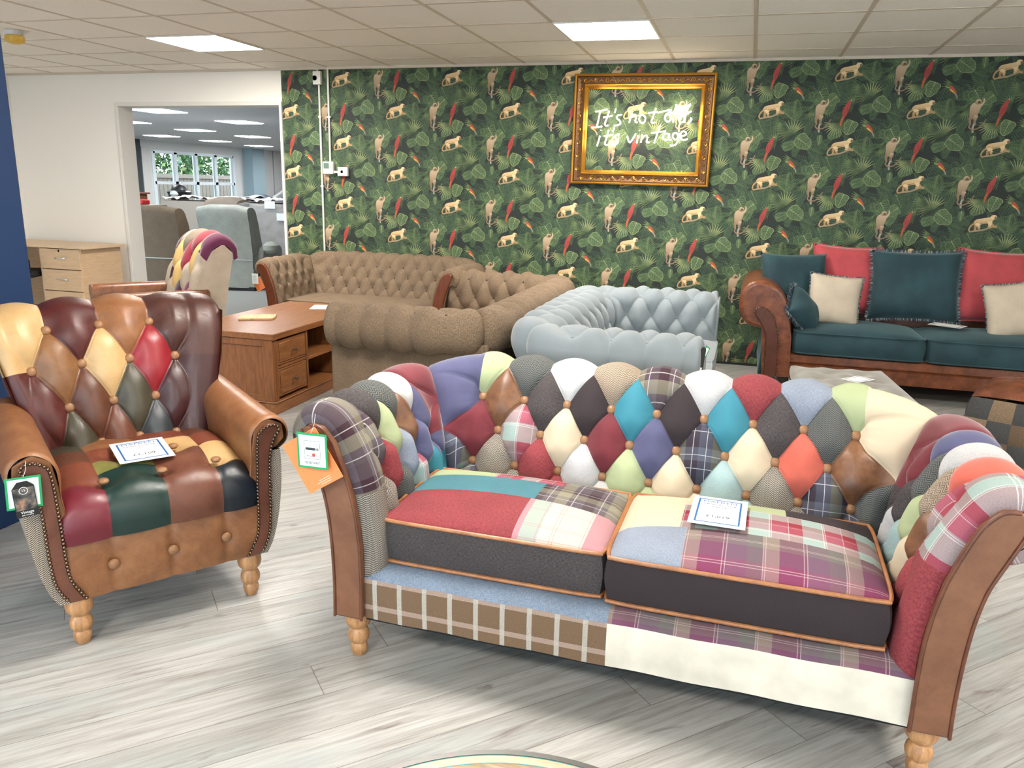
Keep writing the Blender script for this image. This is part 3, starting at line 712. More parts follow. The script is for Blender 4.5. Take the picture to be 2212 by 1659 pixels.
def text(s, parent, loc, rot, size, mat, name='lettering', align='CENTER', ext=.0002, sx=1):
    c = bpy.data.curves.new(name, 'FONT'); c.body = s; c.size = size; c.align_x = align; c.align_y = 'CENTER'; c.extrude = ext
    t_ = bpy.data.objects.new(name, c); COL.objects.link(t_)
    dg = bpy.context.evaluated_depsgraph_get(); me = bpy.data.meshes.new_from_object(t_.evaluated_get(dg))
    bpy.data.objects.remove(t_); me.materials.clear(); me.materials.append(mat); me.name = name
    o = bpy.data.objects.new(name, me); link(o, parent); o.location = loc; o.rotation_euler = rot; o.scale = (sx, 1, 1); return o

# fabric palette
LK[:] = [.69, .13]
F = {}
F['red'] = velvet('claret', (124, 22, 42)); F['violet'] = velvet('slate_violet', (82, 84, 128)); F['green'] = plain('fabric_pale_green', (178, 192, 142), .85)
F['tweed'] = herring('blue_tweed', (52, 66, 78), (120, 118, 108), .018, .006); F['white'] = plain('fabric_white', (226, 226, 226), .85)
F['herr'] = herring('grey', (78, 72, 68), (182, 172, 158), .014, .0055); F['herrb'] = herring('oatmeal', (120, 98, 78), (198, 180, 158), .012, .005)
pl_lines = ((.1, .008, .8), (.62, .008, .7))
F['plum'] = plaid('plum', .155, [(0, (98, 84, 96)), (.3, (62, 28, 44)), (.52, (112, 100, 106)), (.75, (160, 154, 128))], [(0, (104, 96, 104)), (.25, (152, 148, 124)), (.5, (62, 28, 44)), (.72, (98, 86, 94))], .5, pl_lines, (205, 202, 200))
F['plumg'] = F['plum']
F['wgrey'] = weave('pale_grey', (214, 214, 214), (190, 192, 196)); F['chen'] = weave('rose_chenille', (170, 62, 68), (136, 32, 46), .8); F['lblue'] = weave('ice_blue', (160, 170, 188), (128, 142, 166), 1)
F['teal'] = plain('fabric_turquoise', (24, 138, 162), .8); F['bb'] = weave('aubergine_brown', (58, 45, 50), (48, 37, 42), 1); F['char'] = weave('charcoal_chenille', (92, 84, 84), (52, 46, 50), .9)
F['leath'] = leather('antique_tan', (128, 78, 44), (168, 112, 68)); F['cream'] = plain('fabric_cream', (224, 204, 172), .8)
F['coral'] = velvet('coral', (222, 92, 68)); F['pink'] = plaid('pink', .14, [(0, (160, 186, 180)), (.4, (176, 82, 104)), (.75, (168, 26, 50))], [(0, (168, 192, 186)), (.45, (182, 84, 108)), (.8, (160, 28, 54))], .5, ((.38, .006, .8), (.42, .006, .7), (.74, .005, .6)), (226, 216, 216))
F['blup'] = plaid('navy', .12, [(0, (58, 44, 60)), (.35, (84, 90, 112)), (.7, (118, 118, 96))], [(0, (52, 44, 62)), (.4, (92, 98, 116)), (.75, (46, 36, 52))], .5, ((.2, .01, .7), (.55, .008, .8)), (198, 204, 212))
F['aqua'] = weave('aqua', (150, 188, 190), (176, 200, 200), 1); F['purple'] = plaid('purple', .2, [(0, (130, 36, 92)), (.33, (120, 84, 112)), (.6, (112, 104, 106)), (.8, (168, 138, 128))], [(0, (146, 54, 96)), (.4, (116, 80, 104)), (.7, (120, 118, 108))], .5, ((.3, .006, .5), (.34, .006, .5), (.8, .005, .5), (.83, .005, .5)), (208, 186, 186))
F['creamp'] = plaid('cream_aqua', .30, [(0, (222, 206, 186)), (.33, (186, 104, 130)), (.72, (150, 176, 170)), (.9, (214, 206, 190))], [(0, (222, 208, 188)), (.5, (218, 196, 182))], .25, ((.02, .004, .6), (.05, .004, .6), (.31, .004, .6), (.88, .004, .6)), (190, 130, 140))
F['tealw'] = weave('teal_wool', (72, 142, 156), (60, 126, 142), 1.2, .95)
F['brch'] = None
t = NT('plaid_brown_windowpane', .92); x, y, _ = t.xyz(t.co('Object'))
def stripe(t, v, per, off, wd): return t.M('LESS_THAN', t.M('ABSOLUTE', t.M('SUBTRACT', t.M('FRACT', t.M('DIVIDE', t.M('ADD', v, off), per)), .5)), wd/per/2)
zz = t.xyz(t.co('Object'))[2]
cc = t.mix(t.M('MULTIPLY', stripe(t, zz, .083, .0205, .016), .75), (132, 102, 72), (196, 168, 152)); cc = t.mix(t.M('MULTIPLY', stripe(t, x, .0775, .03, .014), .8), cc, (206, 200, 188))
sp = t.noise(t.co('Object'), 520, 2); t.col(t.mix(1, cc, t.var(sp, .78, 1.18), 'MULTIPLY')); t.bump(sp, .3, .001); F['brch'] = t.m
LK[:] = [.95, .02]
m_tan = leather('saddle_facing', (124, 78, 50), (148, 100, 70), .45, .6); m_pipe = leather('piping_tan', (166, 104, 58), (190, 130, 80), .4); m_pipeb = leather('piping_brown', (96, 50, 30), (120, 70, 44), .4)
m_legoak = wood('oak_leg', (150, 104, 66), (196, 148, 100), .4, (30, 30, 4))
m_btn = leather('button_tan', (150, 104, 66), (170, 124, 84), .45)
BTN = button_mesh('button', m_btn)
# ------------------------------------------------------------------ the patchwork sofa
sofa = empty('patchwork_sofa', (-.25, 1.86, 0), R(-1.2), 'large patchwork chesterfield sofa of many fabrics with tan leather arm fronts, nearest the camera', 'sofa')
arm_pr = [(5,0.022,.24),(4,.022,.35),(3,.032,.45),(2,.05,.545),(1,.085,.635),(0,.135,.712),(-1,.185,.722),(-2,.212,.68),(-3,.188,.635),(-4,.135,.60)]
back_pr = [(5,-.02,.24),(4,.0,.35),(3,.03,.45),(2,.075,.555),(1,.13,.655),(0,.195,.738),(-1,.255,.742),(-2,.30,.69),(-3,.285,.61),(-4,.26,.57)]
SW, SD, SRC = .70, .575, .05
P_s, La, Lc, Lb, T_ = make_P(SW, SD, SRC, arm_pr, back_pr)
um = T_/2
keys = ['red','violet','green','tweed','white','herr','herrb','plum','wgrey','chen','lblue','teal','bb','char','leath','cream','coral','pink','blup','aqua','purple']
KM = [F[k] for k in keys]; KI = {k: i for i, k in enumerate(keys)}
du = .1537
def side_cols(d, ends):
    return d
rowsB = {0: ['green','tweed','white','herrb','plum','wgrey','chen','lblue','green'], 1: ['leath','char','bb','teal','bb','teal','char','tweed'],
         2: ['red','pink','cream','red','violet','blup','cream','coral','leath'], 3: ['herr','chen','wgrey','green','cream','aqua','herr','blup'], 4: ['herr','chen','wgrey','green','cream','aqua','herr','blup','tweed']}
def patchB(xc, rc, u, rho):
    # even rows (0,2,4): cell centres at even+... ; x measured from the middle
    if rc in (0, 2): i = (xc+8)//2 if xc % 2 == 0 else (xc+9)//2
    else: i = (xc+7)//2
    n = len(rowsB[rc]) if rc in rowsB else 8
    L_ = rowsB.get(rc, rowsB[3])
    if rc == 0 and i == 0 and u < um-4*du-3*du/26: return KI['violet']
    if rc == 0 and i == 8 and u > um+4*du+4*du/26: return KI['cream']
    if 0 <= i < n: return KI[L_[i]]
    if i < 0: return KI['violet'] if rc <= 1 else KI['blup']
    return KI['cream'] if rc <= 1 or (rc == 2 and rho < 2.05) else KI['tweed']
# odd vertices: row 1 and 3 buttons at integer multiples of du => x even on odd rows; shift rho parity by using uo offset of half a cell
ua, ub = La+Lc*.5, T_-La-Lc*.5
back_o = tufted('back', sofa, P_s, ua, ub, du, um-du/2, -4, 5, 0, 4, .052, lambda xc, rc, u, rho: patchB(xc-1, rc, u, rho), KM, (1, 2, 3), BTN, m=13, flip=-1, btn_off=.004)
dua = .118; uoA = .155
def patchL(xc, rc, u, rho):
    if u < .150: return KI['plum'] if rho < 2.2499 else KI['herr']
    if u > .50408: return KI['red'] if rho < 2.0 else KI['teal'] if rho > 2.7 else KI['violet']
    i = (xc-1)//2 if rc % 2 == 0 else xc//2
    return KI[{0: ['char','tweed','white','red'], 1: ['plum','green','leath','violet'], 2: ['chen','lblue','violet','teal'], 3: ['herr','tweed','pink','teal'], 4: ['herr','tweed','pink','teal']}[rc][max(0, min(3, i))]]
tufted('arm', sofa, P_s, 0.0, ua, dua, uoA, -4, 5, 0, 4, .05, patchL, KM, (1, 2, 3), BTN, m=12, flip=-1, seam=(1, 1), seamw=.05, btn_off=0, bl=(.15, .6), ulim=(.12, 9), topfade=1.2)
def patchR(xc, rc, u, rho):
    v = T_-u
    if v < .150: return KI['pink'] if rho < 1.9 else KI['chen']
    if v > .50408: return KI['red'] if rho < 2.0 else (KI['char'] if rho < 3 else KI['wgrey'])
    i = (-xc-1)//2 if rc % 2 == 0 else (-xc)//2
    return KI[{0: ['coral','wgrey','violet','red'], 1: ['pink','herrb','tweed','red'], 2: ['leath','green','char','char'], 3: ['chen','cream','aqua','wgrey'], 4: ['chen','cream','aqua','wgrey']}[rc][max(0, min(3, i))]]
tufted('arm', sofa, P_s, ub, T_, dua, T_-uoA, -4, 5, 0, 4, .05, patchR, KM, (1, 2, 3), BTN, m=12, flip=-1, seam=(1, 1), seamw=.05, btn_off=0, bl=(T_-.6, T_-.15), ulim=(-9, T_-.12), topfade=1.2)
# arm facings
inn = [(.724,.15),(.722,.25),(.724,.37),(.733,.46),(.749,.54),(.772,.612),(.80,.682),(.834,.722),(.868,.727)]
out = [(.897,.712),(.878,.655),(.853,.59),(.832,.53),(.818,.45),(.811,.36),(.808,.25),(.810,.15)]
fac = inn+out
for sg in (-1, 1):
    o = MB().prism([(sg*p[0], p[1]) for p in fac], -.022, .012).build('arm_facing', m_tan, sofa, bevel=.006, angle=30)
    for pl in (inn, out):
        MB().tube([(sg*q[0], -.022, q[1]) for q in smooth_pts(pl, 4)], .0045, 8).build('piping', m_pipeb, o)
def arm_ends(root, W, prof, mats):
    for sg in (-1, 1):
        d_, z_ = spl(prof, np.linspace(4.9, -4, 36))
        MB().prism([(sg*(W+a), b) for a, b in zip(d_, z_)]+[(sg*(W+.115), .5), (sg*(W+.10), .24)], .004, .03).build('arm_end', mats[sg], root, smooth=False)
arm_ends(sofa, SW, arm_pr, {-1: F['plum'], 1: F['pink']})
# outside arms and outside back (curved panels that follow the facing)
m_oside = {-1: F['violet'], 1: F['blup']}
for sg in (-1, 1):
    mb = MB(); cur = smooth_pts([(.902,.70),(.878,.645),(.853,.585),(.832,.53),(.818,.45),(.812,.36),(.809,.25),(.811,.15)], 3)
    g = np.array([[(sg*(q[0]+.004), yy, q[1]) for q in cur] for yy in np.linspace(.0, .86, 8)]); uvg = np.array([[(yy, q[1]) for q in cur] for yy in np.linspace(0, .86, 8)])
    mb.grid(g, 0, uvg)
    g2 = np.array([[(sg*(q[0]-.05), yy, q[1]) for q in cur] for yy in (0, .86)]); mb.grid(g2, 0)
    mb.build('outside_arm', m_oside[sg], sofa)
mb = MB().prism([(.60,.15),(.85,.15),(.872,.40),(.88,.60),(.80,.62),(.68,.5),(.61,.30)], -.80, .80, axis='x'); mb.build('outside_back', F['tweed'], sofa, bevel=.01)
# front rail and deck
def rail(x0, x1, m_front, m_top, seed):
    n = max(2, int((x1-x0)/.03)); pr = [(0,.148),(-.003,.2),(-.004,.25),(-.002,.275),(.008,.290),(.03,.302),(.07,.306),(.14,.304),(.3,.30),(.6,.30)]
    xs2 = np.linspace(x0, x1, n); g = np.array([[(x_, p[0], p[1]+.0015*math.sin(x_*23)) for p in pr] for x_ in xs2])
    uv = np.array([[(x_, q) for q in np.cumsum([0]+[math.dist(pr[i], pr[i+1]) for i in range(len(pr)-1)])] for x_ in xs2])
    a = MB().grid(g[:, :4], 0, uv[:, :4]).build('front_rail', m_front, sofa); b = MB().grid(g[:, 3:], 0, uv[:, 3:]).build('seat_deck', m_top, sofa)
m_creamv = velvet('cream_front', (212, 206, 192))
rail(-.723, -.012, F['brch'], weave('blue_grey_deck', (122, 136, 152), (98, 112, 134), .5), 1)
rail(-.012, .723, m_creamv, F['purple'], 2)
MB().box(-.80, .80, .02, .85, .13, .28).build('frame', plain('hessian_black', (30, 30, 32), .9), sofa, smooth=False)
for x_, y_ in ((-.765, .035), (.765, .035), (-.76, .80), (.76, .80)): turned_leg(sofa, x_, y_, .152, m_legoak)
# seat cushions
Lm = [F['chen'], F['creamp'], F['tealw'], F['plum'], F['green'], F['pink'], F['char']]
def topL(x, y):
    if y < .25: return 0 if x < -.30 else 1
    if y < .40: return 2 if x < -.29 else 3
    return 4 if x < -.47 else (5 if x < -.24 else 3)
cushion('seat_cushion', sofa, -.70, -.04, .055, .51, .315, .125, .05, None, topL, [-.30, -.29, -.47, -.24], [.25, .40], Lm, m_pipe, r=.012, underdome=.012, label='charcoal-sided seat cushion with rose, turquoise and plum checked top')
Rm = [F['lblue'], F['purple'], F['cream'], F['pink'], F['green'], F['bb']]
def topR(x, y):
    if y < .20: return 0 if x < .16 else 1
    if y < .375: return 2 if x < .14 else 3
    return 2 if x < .17 else (4 if x < .42 else 5)
cushion('seat_cushion', sofa, -.03, .66, .035, .51, .318, .125, .055, None, topR, [.16, .14, .17, .42], [.20, .375], Rm, m_pipe, r=.012, underdome=.012, label='aubergine-sided seat cushion with cream, green and magenta checked top')

# ------------------------------------------------------------------ leather patchwork armchair
ch = empty('leather_armchair', (-1.684, 1.909, 0), R(53.55), 'patchwork leather armchair with brass studs and buttoned back, in front of the blue wall', 'armchair')
LK[:] = [.84, .07]
LC = dict(tan=((150, 92, 50), (186, 128, 78)), gold=((142, 92, 48), (176, 122, 72)), oxb=((84, 26, 22), (112, 42, 34)), cream=((226, 182, 118), (236, 198, 140)), dbr=((74, 36, 28), (98, 52, 40)), ruby=((164, 22, 38), (184, 36, 50)),
          maroon=((62, 22, 24), (84, 34, 36)), brown=((98, 52, 32), (128, 74, 46)), olive=((74, 68, 50), (90, 84, 64)), slate=((62, 68, 74), (78, 84, 90)), rust=((128, 58, 34), (158, 84, 54)), mag=((124, 24, 44), (138, 34, 54)), dgreen=((16, 52, 46), (24, 64, 56)), navy=((18, 28, 38), (26, 38, 50)), lime=((132, 130, 60), (150, 148, 78)), mid=((112, 60, 40), (144, 88, 62)))
lk = list(LC); LM = [leather('chair_'+k, LC[k][0], LC[k][1], .36 if k in ('ruby', 'mag', 'dgreen', 'cream', 'navy', 'maroon') else .4, .4 if k in ('ruby', 'mag', 'dgreen', 'cream', 'navy', 'slate', 'olive') else .6) for k in lk]; LI = {k: i for i, k in enumerate(lk)}
bpr = [(5,.40,.36),(4,.455,.485),(3,.50,.617),(2,.545,.752),(1,.595,.872),(.5,.63,.908),(0,.67,.922),(-1,.72,.918),(-2,.735,.86)]
def P_cb(u, rho):
    y, z = spl(bpr, rho); hw = np.interp(z, [.36, .5, .60, .75, .90, 1.], [.27, .285, .315, .352, .385, .39])/.385
    xx = u*hw; return xx+.012, y-.10*np.abs(u/.385)**3*np.clip((z-.5)*1.6, 0, 1)*.5+.0*u, z-.02*(np.abs(u)/.385)**2
def patchCB(xc, rc, u, rho):
    # row1 vertices at even x (3 buttons), cells on row1 centred at odd x
    if rc <= 1: return LI['oxb' if xc == -1 else 'tan' if xc == 1 else ('cream' if xc < 0 else 'dbr')]
    if rc == 2: return LI['gold' if xc == -2 else 'cream' if xc == 0 else 'ruby' if xc == 2 else ('cream' if xc < 0 and rho < 2 else 'oxb' if xc < 0 else ('dbr' if rho < 2 else 'maroon'))]
    if rc == 3: return LI['brown' if xc == -1 else 'olive' if xc == 1 else ('oxb' if xc < 0 else 'maroon')]
    return LI['olive' if xc == -2 else 'mid' if xc == 0 else 'slate' if xc == 2 else ('oxb' if xc < 0 else 'maroon')]
duc = .168
# parity: lattice needs x+rho even, row 1 buttons must sit at u=uo+k*du => offset by half a cell
tufted('backrest', ch, P_cb, -.385, .385, duc, -.042-duc/2, -2, 5, 1, 4, .042, lambda xc, rc, u, rho: patchCB(xc-1, rc, u, rho), LM, (1, 2, 3, 4), BTN, m=13, flip=-1, dv=.13, seamw=.06, sig=.05, btn_off=.004, ulim=(-.30, .24), bl=(-.30, .25))
ob = MB(); g = np.array([[(sx_*hw_+.012, yy, zz_) for sx_ in (-1, -.5, 0, .5, 1)] for (zz_, yy, hw_) in ((.16,.60,.29),(.40,.64,.30),(.6,.69,.325),(.8,.735,.365),(.90,.735,.38))]); ob.grid(g, 0)
g = np.array([[(s_*hw_+.012, yy, zz_) for yy in (y0_, y1_)] for s_ in (-1,) for (zz_, y0_, y1_, hw_) in ((.36,.38,.64,.27),(.5,.45,.66,.286),(.6,.48,.69,.315),(.75,.50,.73,.352),(.9,.56,.73,.383))]); ob.grid(g, 0); g = g.copy(); g[..., 0] = .024-g[..., 0]; ob.grid(g, 0)
ob.build('outside_back', LM[LI['brown']], ch)
# arms: rolled profile, drawn for the right side (+x)
aprof = [(.262,.30),(.268,.40),(.272,.48),(.268,.54),(.275,.585),(.30,.618),(.335,.635),(.372,.628),(.40,.60),(.408,.565),(.398,.535),(.372,.515)]
oprof = [(.372,.515),(.374,.46),(.37,.38),(.356,.28),(.335,.20),(.312,.155)]
m_tweedc = herring('brown_cream', (74, 58, 50), (196, 184, 166), .020, .0062)
for sg in (-1, 1):
    A_ = smooth_pts(aprof, 4); O_ = smooth_pts(oprof, 4)
    ys_ = [-.035, -.030, -.015, .01, .05, .12, .2, .3, .4, .5, .58]
    cxz = (.335, .56)
    def ring(pts, yy, k):
        out_ = []
        for p in pts:
            f_ = {0: .86, 1: .95}.get(k, 1.0); f_ = 1-(1-f_)*min(1, max(0, (p[1]-.44)/.1))
            zz_ = cxz[1]+(p[1]-cxz[1])*f_; xx_ = cxz[0]+(p[0]-cxz[0])*f_
            drop = .0 if yy < .1 else .02*((yy-.1)/.5)
            out_.append((sg*xx_, yy, zz_+(drop if p[1] > .5 else 0)))
        return out_
    MB().grid(np.array([ring(A_, yy, k) for k, yy in enumerate(ys_)]), 0).build('arm', LM[LI['tan']], ch)
    uvo = np.array([[(yy, p[1]) for p in O_] for yy in ys_])
    mo = MB(); mo.grid(np.array([ring(O_, yy, 9) for k, yy in enumerate(ys_)]), 0, uvo)
    Oi = [(p[0]-.045, p[1]) for p in O_]; mo.grid(np.array([ring(Oi, yy, 9) for yy in ys_]), 0, uvo)
    fr0 = np.array([[(sg*(p[0]-.06*k2/4), -.035, p[1]) for k2 in range(5)] for p in O_ if p[1] < .53]); uvf_ = np.array([[(p[0]-.06*k2/4, p[1]) for k2 in range(5)] for p in O_ if p[1] < .53]); mo.grid(fr0, 0, uvf_)
    mo.build('outside_arm', m_tweedc, ch)
    face = [(.243,.158),(.265,.20),(.281,.26),(.285,.34),(.287,.42),(.290,.50),(.293,.55),(.300,.58),(.314,.60),(.336,.61),(.360,.607),(.374,.592),(.372,.574),(.352,.56),(.338,.53),(.332,.48),(.330,.40),(.327,.30),(.318,.225),(.300,.18),(.285,.160)]
    o = MB().prism([(sg*p[0], p[1]) for p in face], -.047, -.030).build('arm_facing', LM[LI['mid']], ch, bevel=.005)
    core = [(.243,.158),(.262,.30),(.268,.44),(.277,.52),(.29,.6),(.335,.625),(.385,.60),(.39,.55),(.365,.525),(.338,.515),(.332,.38),(.322,.25),(.300,.158)]
    MB().prism([(sg*p[0], p[1]) for p in core], -.032, -.02).build('arm_end', LM[LI['tan']], ch, bevel=.004)
m_nail = NT('antique_brass', .3, (150, 120, 90), Metallic=.9).m; m_nailr = NT('antique_brass_dark', .35, (60, 46, 36), Metallic=.8).m
nail = MB().lathe([(.0056, 0), (.0056, .001), (.0046, .0022), (.0034, .003)], 10, m=1).lathe([(.0034, .003), (.0022, .0042), (0, .0048)], 10, m=0).build('stud', [m_nail, m_nailr], None); COL.objects.unlink(nail)
inl = [(.243,.165),(.261,.199),(.277,.232),(.283,.281),(.285,.34),(.286,.402),(.288,.436),(.289,.471),(.291,.52),(.294,.555),(.299,.58),(.314,.596),(.335,.604),(.355,.604),(.366,.594),(.364,.578),(.350,.563)]
otl = [(.350,.563),(.340,.535),(.333,.50),(.329,.45),(.327,.386),(.324,.297),(.317,.23),(.300,.185),(.287,.165)]
cnt = 0; stuff_nails = MB()
for sg in (1, -1):
    P2 = smooth_pts(inl+otl[1:], 8); acc = 0; nxt = 0
    pos_ = []
    for k in range(1, len(P2)):
        a, b = P2[k-1], P2[k]; d = math.dist(a, b)
        while nxt <= acc+d:
            f_ = (nxt-acc)/d; pos_.append((a[0]+(b[0]-a[0])*f_, a[1]+(b[1]-a[1])*f_)); nxt += .0122
        acc += d
    for (px_, pz_) in pos_:
        cnt += 1
        if cnt <= 0: continue
        q = None
        if (sg == -1 and cnt > 0) and cnt-len(pos_) <= 50 or (sg == 1 and cnt <= 50):
            q = nail.copy(); COL.objects.link(q); q.parent = ch; q.location = (sg*px_, -.047, pz_); q.rotation_euler = (R(90), 0, 0)
        else:
            nb = MB().lathe([(.0056, 0), (.0056, .001), (.0046, .0022), (.0034, .003)], 10, (sg*px_, -.047, pz_), 1, 'y').lathe([(.0034, .003), (.0022, .0042), (0, .0048)], 10, (sg*px_, -.047, pz_), 0, 'y')
            stuff_nails.add([(v_[0], -.047-(v_[1]+.047) if v_[1] > -.047 else v_[1], v_[2]) for v_ in nb.v], nb.f, nb.m)
stuff_nails.build('studs', [m_nail, m_nailr], ch)['kind'] = 'stuff'
# seat: buttoned crown with patches
xb_ = [-.285, -.155, .012, .175, .285]
spr = [(0,-.030,.335),(1,-.042,.385),(2,-.030,.435),(3,.02,.468),(4,.09,.478),(5,.20,.49),(6,.32,.49),(7,.47,.47)]
ux = []; 
for i in range(4): ux += list(np.linspace(xb_[i], xb_[i+1], 9, endpoint=False))
ux = np.array(ux+[xb_[-1]]); vr = np.linspace(0, 7, 57)
UU, VV = np.meshgrid(ux, vr, indexing='ij'); yy_, zz_ = spl(spr, VV)
seg = np.clip(np.searchsorted(xb_, UU, side='right')-1, 0, 3); xa_ = np.array(xb_)[seg]; xw_ = np.array(xb_)[seg+1]-xa_; fr_ = (UU-xa_)/xw_
hS = np.abs(np.sin(PI*fr_))**.6
bt_ = [(-.15, 3.55), (.02, 3.6), (.19, 3.7), (-.07, 5.3), (.10, 5.3)]
Eb = np.ones_like(UU)
for bx_, bv_ in bt_: Eb = np.minimum(Eb, 1-np.exp(-((np.hypot(UU-bx_, (VV-bv_)*.085))/.045)**1.5))
hh = .022*(.6*hS+.4)*Eb-.02*(1-Eb)
nz = np.clip(VV/2.6, 0, 1); edgef = np.sqrt(np.clip(1-(np.abs(UU)/.292)**6, 0, 1))
zz_ = zz_-.05*(1-edgef)*nz+.0
G_ = np.stack([UU, yy_-hh*(1-nz)*.8, zz_+hh*nz-.0], -1)
fmap = [['mag','dgreen','mid','navy'], ['rust','dgreen','mid','cream'], ['rust','lime','mid','cream'], ['brown','rust','cream','rust'], ['olive','tan','rust','brown']]
mi = [[LI[fmap[min(4, 0 if vr[j] < 3.5 else 1 if vr[j] < 4.2 else 2 if vr[j] < 5 else 3 if vr[j] < 6 else 4)][int(np.clip(np.searchsorted(xb_, (ux[i]+ux[i+1])/2)-1, 0, 3))]] for j in range(len(vr)-1)] for i in range(len(ux)-1)]
MB().grid(G_, mi).build('seat', LM, ch, angle=0)
for bx_, bv_ in bt_:
    y2, z2 = spl(spr, np.array([bv_])); q = BTN.copy(); COL.objects.link(q); q.parent = ch; q.location = (bx_, y2[0], z2[0]+.006)
# apron with pleats and three buttons
ap_x = np.linspace(-.29, .29, 61); ap_z = np.linspace(.155, .338, 20); AX, AZ = np.meshgrid(ap_x, ap_z, indexing='ij')
pl_ = np.minimum.reduce([np.abs(AX-b) for b in (-.159, .012, .178)]); hA = .012*(1-np.exp(-(pl_/.012)**1.2)); bl = np.ones_like(AX)
for b in (-.159, .012, .178): bl = np.minimum(bl, 1-np.exp(-(np.hypot(AX-b, AZ-.247)/.03)**1.5))
AY = -.024-hA*.7-.012*bl*np.sin(PI*(AZ-.15)/.2)
MB().grid(np.stack([AX, AY, AZ], -1), 0).build('apron', LM[LI['tan']], ch, angle=0)
for b in (-.159, .012, .178):
    q = BTN.copy(); COL.objects.link(q); q.parent = ch; q.location = (b, -.036, .247); q.rotation_euler = (R(90), 0, 0)
MB().box(-.30, .30, -.01, .60, .15, .33).build('frame', plain('chair_frame_cloth', (40, 34, 30), .9), ch, smooth=False)
for x_, y_ in ((-.259, 0), (.259, 0), (-.25, .55), (.25, .55)): turned_leg(ch, x_, y_, .156, m_legoak)
# ------------------------------------------------------------------ other chesterfields
LK[:] = [1., 0.]
m_brt = weave('brown_tweed', (136, 116, 94), (98, 82, 66), .7); m_grv = NT('velvet_pale_grey', .8, (124, 134, 140)); m_grv.p.inputs['Sheen Weight'].default_value = .25
m_grv.bump(m_grv.noise(m_grv.co('UV'), 500, 2), .12, .001); m_grv = m_grv.m
m_dwood = wood('dark_stained', (92, 48, 28), (124, 68, 42), .35, (30, 30, 4))
BB = button_mesh('button', plain('button_pit_shade', (44, 36, 30), .8), .0085, .005); BG = button_mesh('button', m_grv, .011, .007)  # BB darkened to put the shade of the tufting pits into its colour
def plainseat(root, x0, x1, y0, y1, z, mat, n=2, dome=.03, th=.13):
    for k in range(n):
        a = x0+(x1-x0)*k/n; b = x0+(x1-x0)*(k+1)/n
        cushion('seat_cushion', root, a+.005, b-.005, y0, y1, z, th, dome, None, lambda x, y: 0, [], [], [mat, mat], mat, r=.015, n=14)
def flared_sofa(root, mat, btn, W, du, legm):
    P, a_, c_, b_, T = make_P(W, SD, SRC, arm_pr, back_pr); m_ = T/2
    e0, e1 = a_+c_*.5, T-a_-c_*.5; pt = lambda *q: 0
    # four fine rows of buttons
    sc = lambda pr: [((r_*1.15), d, z) for r_, d, z in pr]
    P2, *_ = make_P(W, SD, SRC, sc(arm_pr), sc(back_pr))
    tufted('back', root, P2, e0, e1, du, m_-du/2, -3.4, 5.5, 0, 4, .042, pt, [mat], (1, 2, 3), btn, m=7, flip=-1, sig=.034, wS=.4)
    tufted('arm', root, P2, 0, e0, du, .05, -3.4, 5.5, 0, 4, .042, pt, [mat], (1, 2, 3), btn, m=7, flip=-1, sig=.034, wS=.4)
    tufted('arm', root, P2, e1, T, du, T-.05, -3.4, 5.5, 0, 4, .042, pt, [mat], (1, 2, 3), btn, m=7, flip=-1, sig=.034, wS=.4)
    k = W-.70
    arm_ends(root, W, arm_pr, {-1: mat, 1: mat})
    for sg in (-1, 1):
        MB().prism([(sg*(p[0]+k), p[1]) for p in fac], -.022, .012).build('arm_facing', legm, root, bevel=.006, angle=30)
        MB().prism([(sg*(p[0]+k), p[1]) for p in [(.70,.15),(.808,.15),(.812,.40),(.84,.55),(.895,.70),(.83,.70),(.74,.5)]], .01, .84).build('outside_arm', mat, root, bevel=.01)
        for yy in (.04, .80): turned_leg(root, sg*(W+.06), yy, .152, legm)
    MB().prism([(.60,.15),(.85,.15),(.872,.40),(.88,.60),(.80,.62),(.68,.5),(.61,.30)], -W-.1, W+.1, axis='x').build('outside_back', mat, root, bevel=.01)
    MB().box(-W-.02, W+.02, 0, .62, .15, .30).build('front_rail', mat, root, bevel=.015)
    plainseat(root, -W+.02, W-.02, .02, .52, .30, mat, 1)
flB = empty('tweed_sofa', (-3.00, 5.70, 0), 0, 'brown tweed buttoned sofa with flared wood-fronted arms, against the jungle wallpaper by the opening', 'sofa')
flared_sofa(flB, m_brt, BB, .66, .128, m_dwood)
roll_pr = [(4.6,0.0,.30),(4,.0,.36),(3,.0,.455),(2,.01,.55),(1,.06,.68),(0,.185,.71),(-1,.232,.655),(-2,.238,.605),(-3,.22,.56),(-4,.18,.525)]
